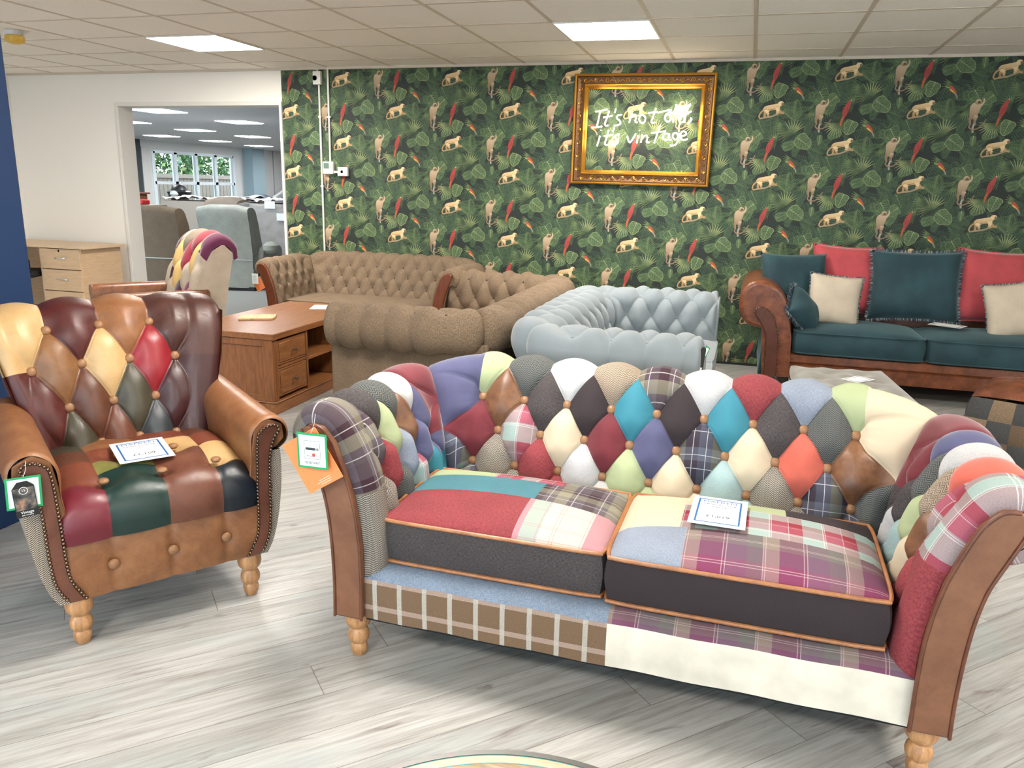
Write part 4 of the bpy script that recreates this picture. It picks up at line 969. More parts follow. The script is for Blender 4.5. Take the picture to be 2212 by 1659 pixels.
def chesterfield(root, mat, btn, W, D, rc, pr, rows, du, H, seatm, legm, zb=.06, rb=-4, sm=.05, wr=.003, dadd=0, m=8):
    P, a_, c_, b_, T = make_P(W, D, rc, pr, pr); m_ = T/2; pt = lambda *q: 0
    e0, e1 = a_+c_*.5, T-a_-c_*.5; R1_ = max(rows)+1
    uo2 = m_ if rows[0] % 2 == 0 else m_-du/2
    na = max(1, round(e0/du)); dA = e0/(na+.0)
    tufted('back', root, P, e0, e1, du, m_, rb, 4.6, min(rows), R1_, H, pt, [mat], rows, btn, m=m, flip=-1, sig=sm, seamw=.03, wr=wr, seam=(1, 1))
    tufted('arm', root, P, 0, e0, dA, dA/2, rb, 4.6, min(rows), R1_, H, pt, [mat], rows, btn, m=m, flip=-1, sig=sm, seam=(1, 1), seamw=.03, wr=wr)
    tufted('arm', root, P, e1, T, dA, T-dA/2, rb, 4.6, min(rows), R1_, H, pt, [mat], rows, btn, m=m, flip=-1, sig=sm, seam=(1, 1), seamw=.03, wr=wr)
    # rounded front ends of the arms
    cs_ = spl(pr, np.linspace(-4, 4.6, 40)); 
    for sg in (-1, 1):
        pts = [(sg*(W+d), z) for d, z in zip(*cs_)]+[(sg*(W+.0), .12), (sg*(W+.16), .12), (sg*(W+.16), .50)]
        MB().prism(pts, -.012, .02).build('arm_front', mat, root, bevel=.01, angle=30)
        MB().box(*sorted((sg*(W+.01), sg*(W+.16))), .0, D+.14, zb, .56).build('outside_arm', mat, root, bevel=.012)
    MB().box(-W-.15, W+.15, D+.01, D+.16, zb, .56).build('outside_back', mat, root, bevel=.015)
    MB().box(-W, W, .01, D, .10, .30).build('front_rail', mat, root, bevel=.012)
    plainseat(root, -W+.01, W-.01, -.02, D-.04, .30, seatm, 2, .04, .12)
    for x_ in (-W-.06, W+.06):
        for y_ in (.07, D+.06): MB().lathe([(0,zb),(.03,zb),(.026,.03),(.02,0),(0,0)], 16).build('leg', legm, root, loc=(x_, y_, 0))
chA = empty('tweed_chesterfield', (-2.19, 4.90, 0), R(-90), 'brown tweed rolled-arm chesterfield seen side on, beside the pine television stand', 'sofa')
chesterfield(chA, m_brt, BB, .83, .76, .12, roll_pr, (0, 1, 2, 3), .145, .042, m_brt, m_dwood, sm=.034, m=8)
chG = empty('grey_chesterfield', (-.15, 4.62, 0), R(90), 'pale grey velvet rolled-arm chesterfield side on to the camera, behind the patchwork sofa', 'sofa')
grey_pr = [(4.6,0.0,.30),(4,.0,.33),(3,.0,.44),(2,.01,.555),(1,.07,.672),(0,.215,.685),(-1,.246,.625),(-2,.236,.575),(-3,.212,.53),(-4,.165,.50)]
chesterfield(chG, m_grv, BG, .73, .71, .12, grey_pr, (0, 1, 2, 3), .19, .05, m_grv, m_dwood, sm=.05, wr=.004, m=10)
# ------------------------------------------------------------------ teal and leather sofa
ts = empty('teal_leather_sofa', (0, 5.75, 0), 0, 'long sofa with chestnut leather scroll arms and teal velvet seats, against the jungle wallpaper', 'sofa')
m_chl = leather('chestnut', (104, 54, 34), (150, 90, 56), .33); m_chd = leather('chestnut_dark', (92, 46, 32), (116, 64, 44), .36, .6)
m_tv = NT('velvet_teal', .8, (30, 62, 72)); m_tv.p.inputs['Sheen Weight'].default_value = .22; m_tv.p.inputs['Sheen Tint'].default_value = (.5, .75, .8, 1)
m_tv.col(m_tv.mix(m_tv.ramp(m_tv.noise(m_tv.co('Object'), 5, 3), [(.4, 0.), (.7, .6)]), (20, 50, 58), (38, 76, 84))); m_tv = m_tv.m
so = [(.37,.125),(.362,.30),(.352,.467),(.323,.602),(.285,.70),(.22,.762),(.14,.790),(.07,.786),(.015,.745),(-.010,.67),(-.008,.58),(.015,.522),(.05,.485),(.10,.465),(.147,.455)]
TX1 = 2.62
def mirr(p): return (TX1-(p[0]), p[1])
for k, fx in enumerate((lambda p: p, mirr)):
    A_ = smooth_pts(so, 3)
    ys_ = [-.004, .0, .012, .035, .1, .3, .5, .7, .84]
    c0 = (.16, .60)
    def rg(j):
        s_ = [.82, .93, .985, 1, 1, 1, 1, 1, 1][j]; out_ = []
        for p in A_:
            z_ = p[1] if p[1] < .45 else c0[1]+(p[1]-c0[1])*s_; x_ = c0[0]+(p[0]-c0[0])*(s_ if p[1] > .45 else 1)
            q = fx((x_, z_)); out_.append((q[0], ys_[j], q[1]))
        return out_
    g = np.array([rg(j) for j in range(len(ys_))]); th_ = np.linspace(0, 1, g.shape[1])
    MB().grid(g, 0).build('arm', m_chl, ts)
    cap_ = [(q[0], q[2]) for q in rg(0)]+[fx((.183, .12))]
    MB().prism(cap_, -.003, .02).build('arm_front', m_chl, ts)
    MB().prism([fx(p) for p in [(.155,.12),(.165,.30),(.160,.47),(.186,.49),(.186,.12)]], .02, .84).build('outside_arm', m_tv, ts, bevel=.01)
    fc = [(.283,.121),(.280,.25),(.270,.40),(.256,.46),(.238,.52),(.220,.56),(.195,.586),(.170,.604),(.146,.612),(.118,.606),(.098,.590),(.096,.568),(.112,.542),(.136,.51),(.16,.472),(.178,.43),(.188,.37),(.192,.28),(.194,.114)]
    o = MB().prism([fx(p) for p in fc], -.02, .0).build('arm_facing', m_chd, ts, bevel=.006)
    P2 = smooth_pts(fc, 5); nb = MB()
    acc = 0; nx_ = 0
    for q in range(1, len(P2)):
        a, b = P2[q-1], P2[q]; d = math.dist(a, b)
        while nx_ <= acc+d:
            f_ = (nx_-acc)/max(d, 1e-9); p = fx((a[0]+(b[0]-a[0])*f_, a[1]+(b[1]-a[1])*f_)); nx_ += .018
            if k == 0:
                o_ = nail.copy(); COL.objects.link(o_); o_.parent = ts; o_.location = (p[0], -.02, p[1]); o_.rotation_euler = (R(90), 0, 0); o_.scale = (.85, .85, .85)
        acc += d
    for yy in (.06, .78):
        q = fx((.245, 0)); MB().lathe([(0,.125),(.055,.125),(.058,.11),(.062,.09),(.06,.06),(.045,.045),(.04,.03),(.042,.01),(.036,0),(0,0)], 24).build('leg', plain('grey_painted_foot', (92, 88, 86), .5), ts, loc=(q[0], yy, 0))
g = [(0,.125),(-.012,.16),(-.012,.215),(0,.222),(-.014,.235),(-.012,.285),(.02,.30),(.5,.30)]
MB().grid(np.array([[(x_, p[0]+.03, p[1]) for p in g] for x_ in np.linspace(.36, TX1-.36, 40)])).build('front_rail', m_chl, ts)
MB().box(.2, TX1-.2, .60, .84, .13, .80).build('back', m_chl, ts, bevel=.05, seg=4)
m_seatm = [m_tv, m_tv]
for a, b in ((.375, 1.215), (1.225, TX1-.375)):
    cushion('seat_cushion', ts, a, b, -.01, .58, .305, .145, .055, None, lambda x, y: 0, [], [], m_seatm, m_tv, r=.03, n=22)
mfr1 = plain('fringe_slate', (70, 84, 94), .9); mfr2 = plain('fringe_pale', (150, 156, 160), .9)
m_coralv = velvet('watermelon', (178, 70, 76)); m_lin = weave('linen', (200, 188, 168), (184, 170, 150), 1.4)
pil = 'cushions along the leather and teal sofa'
pillow('scatter_cushion', (.36, 6.14, .72), (R(-16), 0, R(20)), .50, .50, .15, m_tv, 'large plain teal velvet cushion leaning in the left corner of the leather sofa', group=pil)
pillow('scatter_cushion', (.72, 6.34, .775), (R(-14), R(2), 0), .48, .50, .16, m_coralv, 'coral red velvet cushion between the two teal velvet cushions', group=pil, pipe=m_coralv)
pillow('scatter_cushion', (1.18, 6.23, .762), (R(-13), R(-1), 0), .60, .50, .17, m_tv, 'large square teal velvet cushion with slate fringe in the middle of the leather sofa', group=pil, fringe=(mfr1, .024, 4, mfr2))
pillow('scatter_cushion', (1.70, 6.28, .775), (R(-13), R(2), 0), .52, .52, .16, m_coralv, 'coral red velvet cushion right of the large fringed cushion', group=pil, pipe=m_coralv)
pillow('scatter_cushion', (.63, 6.00, .655), (R(-14), R(4), R(4)), .36, .36, .11, m_lin, 'small cream linen cushion with striped edging, left one on the leather sofa', group=pil, fringe=(mfr1, .010, 4, mfr2))
pillow('scatter_cushion', (1.77, 5.98, .660), (R(-14), R(-10), 0), .38, .38, .12, m_lin, 'small cream linen cushion with striped edging at the right edge of the photo', group=pil, fringe=(mfr1, .010, 4, mfr2))
pillow('scatter_cushion', (.42, 5.89, .575), (R(-35), R(42), R(35)), .30, .26, .16, m_tv, 'small round-backed teal cushion with thick grey fringe slumped against the left scroll arm', group=pil, fringe=(mfr1, .03, 6, mfr2), pinch=.02)
# ------------------------------------------------------------------ footstool and pouffe
st = empty('grey_footstool', (.595, 4.36, 0), R(5), 'rectangular grey buttoned velvet footstool in front of the leather sofa', 'footstool')
m_gst = velvet('stone_grey', (134, 132, 126)); BS = button_mesh('button', m_gst, .009, .005)
def domed_top(root, w_, d_, z0, z1, mat, rr, btns, H, name='seat', n=(44, 72)):
    a = np.linspace(-1, 1, n[0]); b = np.linspace(-1, 1, n[1]); A, B = np.meshgrid(a, b, indexing='ij')
    def sq(A, B):  # square to rounded rectangle
        k = rr; return A*w_/2*(1-k*np.abs(A)**3*np.abs(B)**6), B*d_/2*(1-k*(w_/d_)*np.abs(B)**3*np.abs(A)**6)
    X, Y = sq(A, B); e = np.clip(1-np.maximum(np.abs(X)/(w_/2), np.abs(Y)/(d_/2))**7, 0, 1)**.5
    D = np.full_like(X, 9.)
    for bx, by in btns: D = np.minimum(D, np.hypot(X-bx, Y-by))
    Z = z0+(z1-z0)*e-H*np.exp(-(D/.035)**1.4)-H*.25*np.clip(1-D/.1, 0, 1)
    mb = MB(); mb.grid(np.stack([X, Y, Z], -1), 0)
    ring = [(i, 0) for i in range(n[0]-1)]+[(n[0]-1, j) for j in range(n[1]-1)]+[(i, n[1]-1) for i in range(n[0]-1, 0, -1)]+[(0, j) for j in range(n[1]-1, 0, -1)]
    mb.grid(np.array([[(X[i, j]*f_, Y[i, j]*f_, z_) for z_, f_ in ((.07, .97), (.16, .985), (.25, 1.), (z0, 1.))] for i, j in ring]), 0, cu=True)
    return mb.build(name, mat, root, weld=.0005, angle=0)
bt = [(x_, y_) for j, y_ in enumerate(np.linspace(-.36, .36, 6)) for x_ in ((-.15, 0, .15) if j % 2 else (-.08, .08))]
domed_top(st, .54, .92, .36, .435, m_gst, .10, bt, .022)
for bx, by in bt:
    q = BS.copy(); COL.objects.link(q); q.parent = st; q.location = (bx, by, .413)
for x_ in (-.2, .2):
    for y_ in (-.38, .38): MB().lathe([(0,.09),(.028,.09),(.022,0),(0,0)], 16).build('leg', m_legoak, st, loc=(x_, y_, 0))
pf = empty('checked_pouffe', (1.44, 4.345, 0), R(-24), 'square pouffe with brown leather top and tweed checked sides, at the right edge', 'pouffe')
tws = [weave('pouffe_'+n_, c_, dk(c_, .7), .8) for n_, c_ in (('oat', (128, 108, 84)), ('slate', (66, 66, 66)), ('brown', (104, 84, 64)), ('charcoal', (56, 54, 54)), ('olive', (120, 112, 84)))]
mlt = leather('pouffe_brown', (92, 50, 34), (140, 84, 56), .3)
def pside(axis, sg):
    mb = MB(); n5 = 5; hw = .26; z0, z1 = .04, .44
    for i in range(n5):
        for j in range(4):
            m_ = 7; a = np.linspace(-hw+2*hw*i/n5, -hw+2*hw*(i+1)/n5, m_); b = np.linspace(z0+(z1-z0)*j/4, z0+(z1-z0)*(j+1)/4, m_)
            A, B = np.meshgrid(a, b, indexing='ij'); fa = (A-a[0])/(a[-1]-a[0]); fb = (B-b[0])/(b[-1]-b[0])
            pf_ = .006*np.sqrt(np.abs(np.sin(PI*fa)*np.sin(PI*fb))); bow = .02*np.cos(A/hw*PI/2)*np.sin(PI*(B-z0)/(z1-z0+.1)); off = hw+pf_+bow
            lean = 1-.10*np.clip((B-.25)/.2, 0, 1)**2
            G = np.stack([A*lean, -off*lean, B], -1) if axis == 'y' else np.stack([off*lean, A*lean, B], -1)
            if sg < 0: G = G*np.array([-1, -1, 1])
            mb.grid(G, (i+j) % 2+(2 if (i*3+j*5+(axis == 'x')) % 4 == 0 else 0), np.stack([A, B], -1))
    return mb
mb = MB()
for ax_ in 'xy':
    for sg in (1, -1):
        q = pside(ax_, sg); mb.add(q.v, q.f, q.m, None); mb.uv[-len(q.uv):] = q.uv
mb.build('body', tws, pf, fixn=True, angle=50)
mb = MB()
for i in range(4):
    for j in range(4):
        a = np.linspace(-.24+.12*i, -.12+.12*i, 8); b = np.linspace(-.24+.12*j, -.12+.12*j, 8); A, B = np.meshgrid(a, b, indexing='ij')
        fa = (A-a[0])/.12; fb = (B-b[0])/.12; Z = .437+.075*(np.clip((1-(A/.25)**2)*(1-(B/.25)**2), 0, 1))**.6+.010*np.sqrt(np.abs(np.sin(PI*fa)*np.sin(PI*fb)))
        mb.grid(np.stack([A, B, Z], -1), 0)
mb.build('seat', mlt, pf, weld=.0003, angle=60)
# ------------------------------------------------------------------ television stand
m_pine = wood('warm_pine', (114, 70, 38), (150, 98, 58), .38, (22, 2.5, 22)); m_pinev = wood('warm_pine_upright', (108, 66, 36), (142, 90, 52), .4, (24, 24, 2.5)); m_knob = NT('aged_brass_knob', .3, (150, 136, 112), Metallic=.9).m
tv = empty('television_stand', (-2.97, 4.645, 0), 0, 'low warm pine television stand with drawers and open shelves, behind the leather armchair', 'cabinet')
X0, X1, Y0, Y1 = -.325, .31, -.61, .61
MB().box(X0-.01, X1+.015, Y0-.015, Y1+.015, .462, .50).build('top', m_pine, tv, bevel=.004)
MB().box(X0, X1+.008, Y0-.008, Y1+.008, 0, .07).box(X0+.004, X1+.014, Y0-.014, Y1+.014, .07, .08).build('plinth', m_pine, tv, bevel=.004)
sp_ = MB().box(X0+.01, X1, Y0, Y0+.02, .08, .462); sp_.box(X0+.01, X0+.07, Y0-.008, Y0, .08, .462).box(X1-.07, X1, Y0-.008, Y0, .08, .462).box(X0+.07, X1-.07, Y0-.008, Y0, .42, .462).box(X0+.07, X1-.07, Y0-.008, Y0, .08, .12)
sp_.build('side_panel', m_pinev, tv, bevel=.002)
MB().box(X0+.01, X1, Y1-.02, Y1, .08, .462).build('side_panel', m_pinev, tv, bevel=.002)
MB().box(X0+.01, X0+.03, Y0+.02, Y1-.02, .08, .462).build('back_panel', m_pinev, tv)
for (a, b) in ((Y0+.022, Y0+.045), (Y0+.375, Y0+.395), (Y1-.395, Y1-.375), (Y1-.045, Y1-.022)): MB().box(X0+.03, X1, a, b, .08, .462).build('upright', m_pinev, tv, bevel=.002)
MB().box(X0+.03, X1-.006, Y0+.395, Y1-.395, .262, .282).build('shelf', m_pine, tv, bevel=.002)
for (a, b) in ((Y0+.047, Y0+.373), (Y1-.373, Y1-.047)):
    MB().box(X1-.03, X1-.004, a, b, .276, .292).build('rail', m_pine, tv)
    for z_, z2_ in ((.292, .452), (.095, .275)):
        d = MB().box(X0+.05, X1-.002, a+.004, b-.004, z_+.004, z2_-.004).box(X1-.002, X1+.004, a+.02, b-.02, z_+.02, z2_-.02).build('drawer', m_pine, tv, bevel=.003)
        MB().lathe([(0, .0), (.007, 0), (.005, .010), (.006, .016), (.013, .022), (.012, .030), (0, .034)], 16, (X1+.003, (a+b)/2, (z_+z2_)/2), 0, 'x').build('knob', m_knob, d)
# things on the stand
def card(name, w_, h_, loc, rz, tilt, label, cat, border=(28, 92, 150), price=None, title=None, group=None, rx=0):
    o = MB().box(-w_/2, w_/2, -h_/2, h_/2, -.0006, .0006).build(name, m_paper, None, smooth=False); o.location = loc; o.rotation_euler = (rx, tilt, rz); tag(o, label, cat, group)
    t_ = .0010; bx, by = w_*.40, h_*.42; bw = w_*.035; mb = MB()
    mb.box(-bx, bx, by-bw, by, .0006, t_).box(-bx, bx, -by, -by+bw, .0006, t_).box(-bx, -bx+bw, -by+bw, by-bw, .0006, t_).box(bx-bw, bx, -by+bw, by-bw, .0006, t_)
    mb.build('printed_border', plain('print_%d_%d_%d' % border, border, .5), o, smooth=False)
    if price:
        text('HAFREN', o, (0, h_*.33, t_), (0, 0, 0), w_*.13, m_inkb, 'heading', sx=1.3); text('Carlton Furniture', o, (0, h_*.235, t_), (0, 0, 0), w_*.082, m_ink, 'lettering'); text(title, o, (0, h_*.15, t_), (0, 0, 0), w_*.05, m_ink, 'lettering')
        text(price, o, (0, -h_*.20, t_), (0, 0, 0), w_*.155, m_ink, 'price')
    return o
m_paper = plain('paper_white', (232, 234, 234), .6); m_ink = plain('ink_dark', (50, 52, 60), .6); m_inkb = plain('ink_blue', (28, 92, 150), .6)
cb = MB().prism([(-.115,-.075),(.10,-.085),(.115,-.02),(.118,.085),(-.10,.082),(-.118,.01)], 0, .012, 'z').build('wood_sample', wood('pale_oak_board', (186, 148, 104), (214, 180, 136), .6, (20, 4, 20)), None, bevel=.002)
cb.location = (-3.065, 4.49, .5005); cb.rotation_euler = (0, 0, R(30)); tag(cb, 'small pale oak board with rough edge lying on the television stand', 'wooden board')
o = MB().box(-.07, .07, -.10, .10, 0, .0015).build('paper_sheet', m_paper, None, smooth=False); o.location = (-2.93, 5.09, .5005); o.rotation_euler = (0, 0, R(20)); tag(o, 'blank white sheet of paper at the far end of the television stand', 'paper')
# ------------------------------------------------------------------ desk
m_loak = wood('light_oak', (196, 164, 130), (214, 184, 150), .45, (3, 3, 30)); m_loakt = wood('light_oak_top', (204, 174, 140), (220, 192, 158), .4, (3, 30, 30))
dk_ = empty('oak_desk', (-6.2, 6.0, 0), 0, 'light oak desk with three-drawer pedestal against the white wall', 'desk')
MB().box(-1.0, .30, -.02, .50, .725, .748).build('desktop', m_loakt, dk_, bevel=.002)
MB().box(.225, .245, .0, .49, 0, .725).build('side_panel', m_loak, dk_); MB().box(-.25, -.232, .0, .49, 0, .725).build('side_panel', m_loak, dk_); MB().box(-.98, -.96, .0, .49, 0, .725).build('side_panel', m_loak, dk_)
MB().box(-.96, .225, .46, .48, .08, .725).build('back_panel', m_loak, dk_)
m_sil = NT('brushed_silver', .3, (190, 190, 188), Metallic=.9).m
for k, (z_, z2_) in enumerate(((.53, .718), (.325, .522), (.06, .317))):
    d = MB().box(-.232, .228, -.008, .44, z_, z2_).build('drawer', m_loak, dk_, bevel=.0015)
    MB().grid(np.array([[(.0+math.sin(a)*.07, -.010-.022*math.cos(a*1.0), (z_+z2_)/2+.01+zz2) for zz2 in (-.006, .006)] for a in np.linspace(-1.5, 1.5, 12)])).build('handle', m_sil, d)
MB().lathe([(0, 0), (.011, 0), (.011, .006), (0, .007)], 14, (-.01, -.008, .700), 0, 'y').build('lock', m_sil, dk_)
oc = empty('office_chair', (-6.72, 6.02, 0), R(20), 'black office chair mostly hidden behind the blue wall, tucked under the oak desk', 'chair')
m_blk = plain('black_fabric', (26, 26, 28), .8)
MB().box(-.22, .22, -.2, .2, .44, .50).build('seat', m_blk, oc, bevel=.03, seg=4); MB().box(-.20, .20, -.24, -.19, .50, .62).build('backrest', m_blk, oc, bevel=.02, seg=3)
MB().lathe([(0, .06), (.03, .06), (.025, .44), (0, .44)], 14).build('pedestal', m_blk, oc)
for k in range(5):
    a = k*2*PI/5; MB().tube([(0, 0, .07), (.24*math.cos(a), .24*math.sin(a), .05)], .016, 8).build('base_arm', m_blk, oc); MB().lathe([(0, 0), (.02, .005), (.025, .025), (.02, .045), (0, .05)], 12, (.24*math.cos(a), .24*math.sin(a), 0)).build('castor', m_blk, oc)
# ------------------------------------------------------------------ second patchwork armchair (leather arms, fabric back) seen from the side
a2 = empty('small_armchair', (-4.365, 4.57, 0), R(-35), 'armchair with brown leather arms and plum and cream patchwork back, behind the leather armchair', 'armchair')
A2 = [F['herrb'], velvet('plum', (92, 30, 66)), velvet('wine', (146, 40, 58)), plain('fabric_honey', (206, 172, 110), .8), weave('oatmeal_weave', (186, 172, 154), (164, 150, 134)), velvet('aubergine', (64, 40, 56)), plain('fabric_sage', (160, 160, 146), .8)]
bp2 = [(4,.50,.42),(3,.52,.54),(2,.55,.68),(1,.60,.81),(0,.665,.93),(-1,.745,.975),(-2,.81,.93),(-3,.82,.86)]
def P_a2(u, rho):
    y, z = spl(bp2, rho); return u*(1+0*y), y+0*u, z-.06*np.clip((np.abs(u)-.2)/.14, 0, 1)**2
pm = {(-3,): 0}
def pat2(xc, rc, u, rho):
    if u > .2401 or u < -.2401:
        return (1 if rho < .6 else 4)
    return [[6, 2, 0], [3, 2, 3], [4, 3, 5], [5, 4, 1], [1, 4, 4]][max(0, min(4, int(rc)))][(xc+rc) % 3]
tufted('backrest', a2, P_a2, -.33, .33, .20, 0, -3, 4, 0, 4, .045, pat2, A2, (1, 2, 3), None, m=10, flip=-1, dv=.13, sig=.05, ulim=(-.24, .24))
MB().grid(np.array([[(x_, y_, z_) for (y_, z_) in ((.80, .88), (.79, .7), (.74, .45), (.68, .16))] for x_ in np.linspace(-.32, .32, 6)])).build('outside_back', A2[4], a2)
for sg in (-1, 1):
    pr2 = [[(sg*.33, y_, z_) for (y_, z_) in l] for l in ()]
    g = np.array([[(sg*.33, .50, .42), (sg*.33, .56, .7), (sg*.33, .665, .88), (sg*.33, .75, .93)], [(sg*.325, .68, .16), (sg*.325, .74, .45), (sg*.325, .79, .7), (sg*.325, .82, .86)]]); MB().grid(g).build('side_back', A2[4], a2)
    pr = [(.25,.25),(.255,.45),(.26,.55),(.28,.598),(.32,.612),(.36,.60),(.378,.565),(.37,.53),(.345,.51),(.335,.40),(.33,.17)]
    gg = np.array([[(sg*p[0], y_, (.55+(p[1]-.55)*f_ if p[1] > .5 else p[1])) for p in smooth_pts(pr, 3)] for y_, f_ in ((-.03, .6), (-.02, .88), (.0, 1), (.1, 1), (.3, .98), (.5, .94), (.62, .9))]); MB().grid(gg).build('arm', leather('arm_brown', (104, 62, 38), (150, 98, 64), .3) if sg < 0 else bpy.data.materials['leather_arm_brown'], a2)
    MB().prism([(sg*p[0], p[1]) for p in pr], -.032, -.018).build('arm_facing', bpy.data.materials['leather_arm_brown'], a2, bevel=.004)
MB().box(-.26, .26, -.02, .50, .17, .34).build('front_rail', bpy.data.materials['leather_arm_brown'], a2, bevel=.01)
cushion('seat_cushion', a2, -.25, .25, -.02, .50, .34, .09, .04, None, lambda x, y: 0, [], [], [A2[4], A2[4]], A2[4], n=12)
for x_, y_ in ((-.29, .03), (.29, .03), (-.27, .6), (.27, .6)): turned_leg(a2, x_, y_, .17, m_legoak)
# ------------------------------------------------------------------ wall furniture: frame, neon, conduits
gf = empty('gilt_picture_frame', (-.886, WY-.006, 1.845), R(0), 'ornate gilt picture frame on the jungle wallpaper around the lit sign', 'picture frame')
gf.rotation_euler = (0, R(.35), 0)
m_gilt = NT('gilt', .3, (205, 150, 62), Metallic=.85); m_gilt.bump(m_gilt.noise(m_gilt.co('Object'), 90, 3), .3, .003); m_gilt = m_gilt.m
m_giltd = NT('gilt_dark', .45, (96, 66, 40), Metallic=.6); m_giltd.bump(m_giltd.noise(m_giltd.co('Object'), 60, 4), .5, .004); m_giltd = m_giltd.m
W2, H2 = .555, .425
pf_ = [(0,0,0),(0,.045,0),(.008,.052,0),(.018,.045,0),(.026,.032,1),(.05,.026,1),(.075,.03,1),(.084,.04,0),(.092,.03,0),(.102,.022,0),(.112,.012,0),(.113,0,0)]
mb = MB(); cs = [(-1,-1),(1,-1),(1,1),(-1,1)]
P = np.array([[(cx_*(W2-d), -hh_, cz_*(H2-d)) for d, hh_, _ in pf_] for cx_, cz_ in cs]); mi = [[pf_[j+1][2] if pf_[j][2] else pf_[j+1][2] and 1 for j in range(len(pf_)-1)]]*4
mb.grid(P, mi, cu=True)
orn = MB()
def spiral(cx_, cz_, r_, sgn, a0):
    pts = [(cx_+r_*(1-t_*.85)*math.cos(a0+sgn*t_*9), -.034, cz_+r_*(1-t_*.85)*math.sin(a0+sgn*t_*9)) for t_ in np.linspace(0, 1, 22)]; orn.tube(pts, [.0035*(1.1-t_*.5) for t_ in np.linspace(0, 1, 22)], 5)
for k in range(12):
    x_ = -W2+.09+k*(2*W2-.18)/11
    for sz in (-1, 1):
        spiral(x_, sz*(H2-.05), .017, 1 if k % 2 else -1, k); orn.tube([(x_+.02, -.032, sz*(H2-.06)), (x_+.04, -.034, sz*(H2-.045)), (x_+.06, -.032, sz*(H2-.058))], [.002, .004, .0015], 5)
for k in range(7):
    z_ = -H2+.12+k*(2*H2-.24)/6
    for sx_ in (-1, 1):
        spiral(sx_*(W2-.05), z_, .017, 1 if k % 2 else -1, k*1.3); orn.tube([(sx_*(W2-.06), -.032, z_+.03), (sx_*(W2-.045), -.034, z_+.055), (sx_*(W2-.058), -.032, z_+.08)], [.002, .004, .0015], 5)
mb.add(orn.v, orn.f, 0); mb.build('moulding', [m_gilt, m_giltd], gf, smooth=False)
bd = MB()
for k in range(110):
    x_ = -W2+.09+k*(2*W2-.18)/109
    for sz in (-1, 1): bd.lathe([(0, .0), (.0028, .0), (.002, .003), (0, .0036)], 6, (x_, -.041, sz*(H2-.084)), 0, 'y')
bd.build('beading', m_gilt, gf)['kind'] = 'stuff'
# neon
ns = empty('neon_sign', (-.886, 6.575, 1.845), 0, "glowing warm white sign reading It's not old, it's vintage inside the gilt frame", 'neon sign')
m_neon = emis('neon_tube', (255, 232, 198), 9.)
def nz_(X, Y): return (-1.66048345+.00074918*X+.00002697*Y+.00000002*X*Y+.886, 0., 2.4214232-.00001613*X-.00074886*Y+.00000002*X*Y-1.845)
def ell(cx_, cy_, rx_, ry_, a0=0, a1=360, n=14): return [(cx_+rx_*math.cos(R(a0+(a1-a0)*k/(n-1))), cy_+ry_*math.sin(R(a0+(a1-a0)*k/(n-1)))) for k in range(n)]
LET = [('I', [[(560,575),(522,742)],[(505,582),(570,572),(635,557)],[(466,745),(520,742),(578,735)]]), ('t', [[(655,572),(625,660),(608,705),(618,725),(645,722)],[(590,642),(690,622)]]), ('apostrophe', [[(724,550),(712,592)]]),
 ('s', [[(788,612),(748,618),(732,645),(765,675),(770,705),(740,722),(704,724)]]), ('n', [[(888,602),(864,695)],[(868,665),(900,620),(928,612),(936,640),(928,680),(948,692)]]), ('o', [ell(1000,655,32,42)]), ('t', [[(1140,545),(1108,640),(1094,680),(1108,697),(1134,690)],[(1060,592),(1160,582)]]),
 ('o', [ell(1262,640,30,42)]), ('l', [[(1350,502),(1325,600),(1315,690)]]), ('d', [ell(1400,650,30,38),[(1470,530),(1440,620),(1430,692)]]), ('strike', [[(1160,590),(1300,560),(1235,622),(1420,540),(1320,622),(1495,500),(1400,618),(1500,575)]]), ('comma', [[(1490,640),(1500,662),(1462,705)]]),
 ('i', [[(556,832),(524,940)],[(567,772),(566,778)]]), ('t', [[(650,770),(620,870),(608,910),(620,928),(640,922)],[(600,836),(692,820)]]), ('apostrophe', [[(706,745),(692,790)]]), ('s', [[(764,815),(724,822),(708,848),(740,875),(745,905),(715,922),(682,925)]]),
 ('v', [[(843,832),(870,902),(932,808)]]), ('i', [[(956,830),(942,905)],[(972,772),(971,778)]]), ('n', [[(1000,815),(984,902)],[(992,865),(1020,832),(1045,828),(1052,855),(1044,895),(1072,898)]]), ('t', [[(1182,720),(1150,820),(1122,905)],[(1092,800),(1240,780)]]),
 ('a', [ell(1245,838,32,34),[(1278,805),(1270,862),(1295,872)]]), ('g', [ell(1338,832,28,34),[(1370,798),(1358,890),(1330,925),(1285,930)]]), ('e', [[(1386,838),(1440,818),(1442,790),(1412,782),(1388,815),(1395,858),(1430,872),(1464,858)]])]
for nm, strokes in LET:
    mb = MB()
    for s_ in strokes: mb.tube([nz_(*p) for p in (smooth_pts(s_, 4) if len(s_) > 2 else s_)], .0052, 8)
    mb.build('letter_tube', m_neon, ns)
t = NT('clear_acrylic', .05, (255,255,255)); t.p.inputs['Transmission Weight'].default_value = 1; t.p.inputs['IOR'].default_value = 1.03
MB().tube([(-.36, .0, .60), (-.30, .01, .50), (-.2, .015, .32), (-.12, .01, .22), (-.05, .01, .17)], .002, 6).build('cable', plain('clear_cable', (150, 140, 120), .4), ns)
def obj_tag(o, label, cat, group=None): return tag(o, label, cat, group)
m_pvc = plain('white_pvc', (214, 212, 206), .4)
c1 = empty('cable_conduit', (-3.757, WY-.012, 0), 0, 'white surface conduit on the wallpaper running down from the black plug box', 'conduit', 'surface conduits')
MB().tube([(0, 0, .1), (0, 0, 2.22)], .0095, 10).build('pipe', m_pvc, c1)
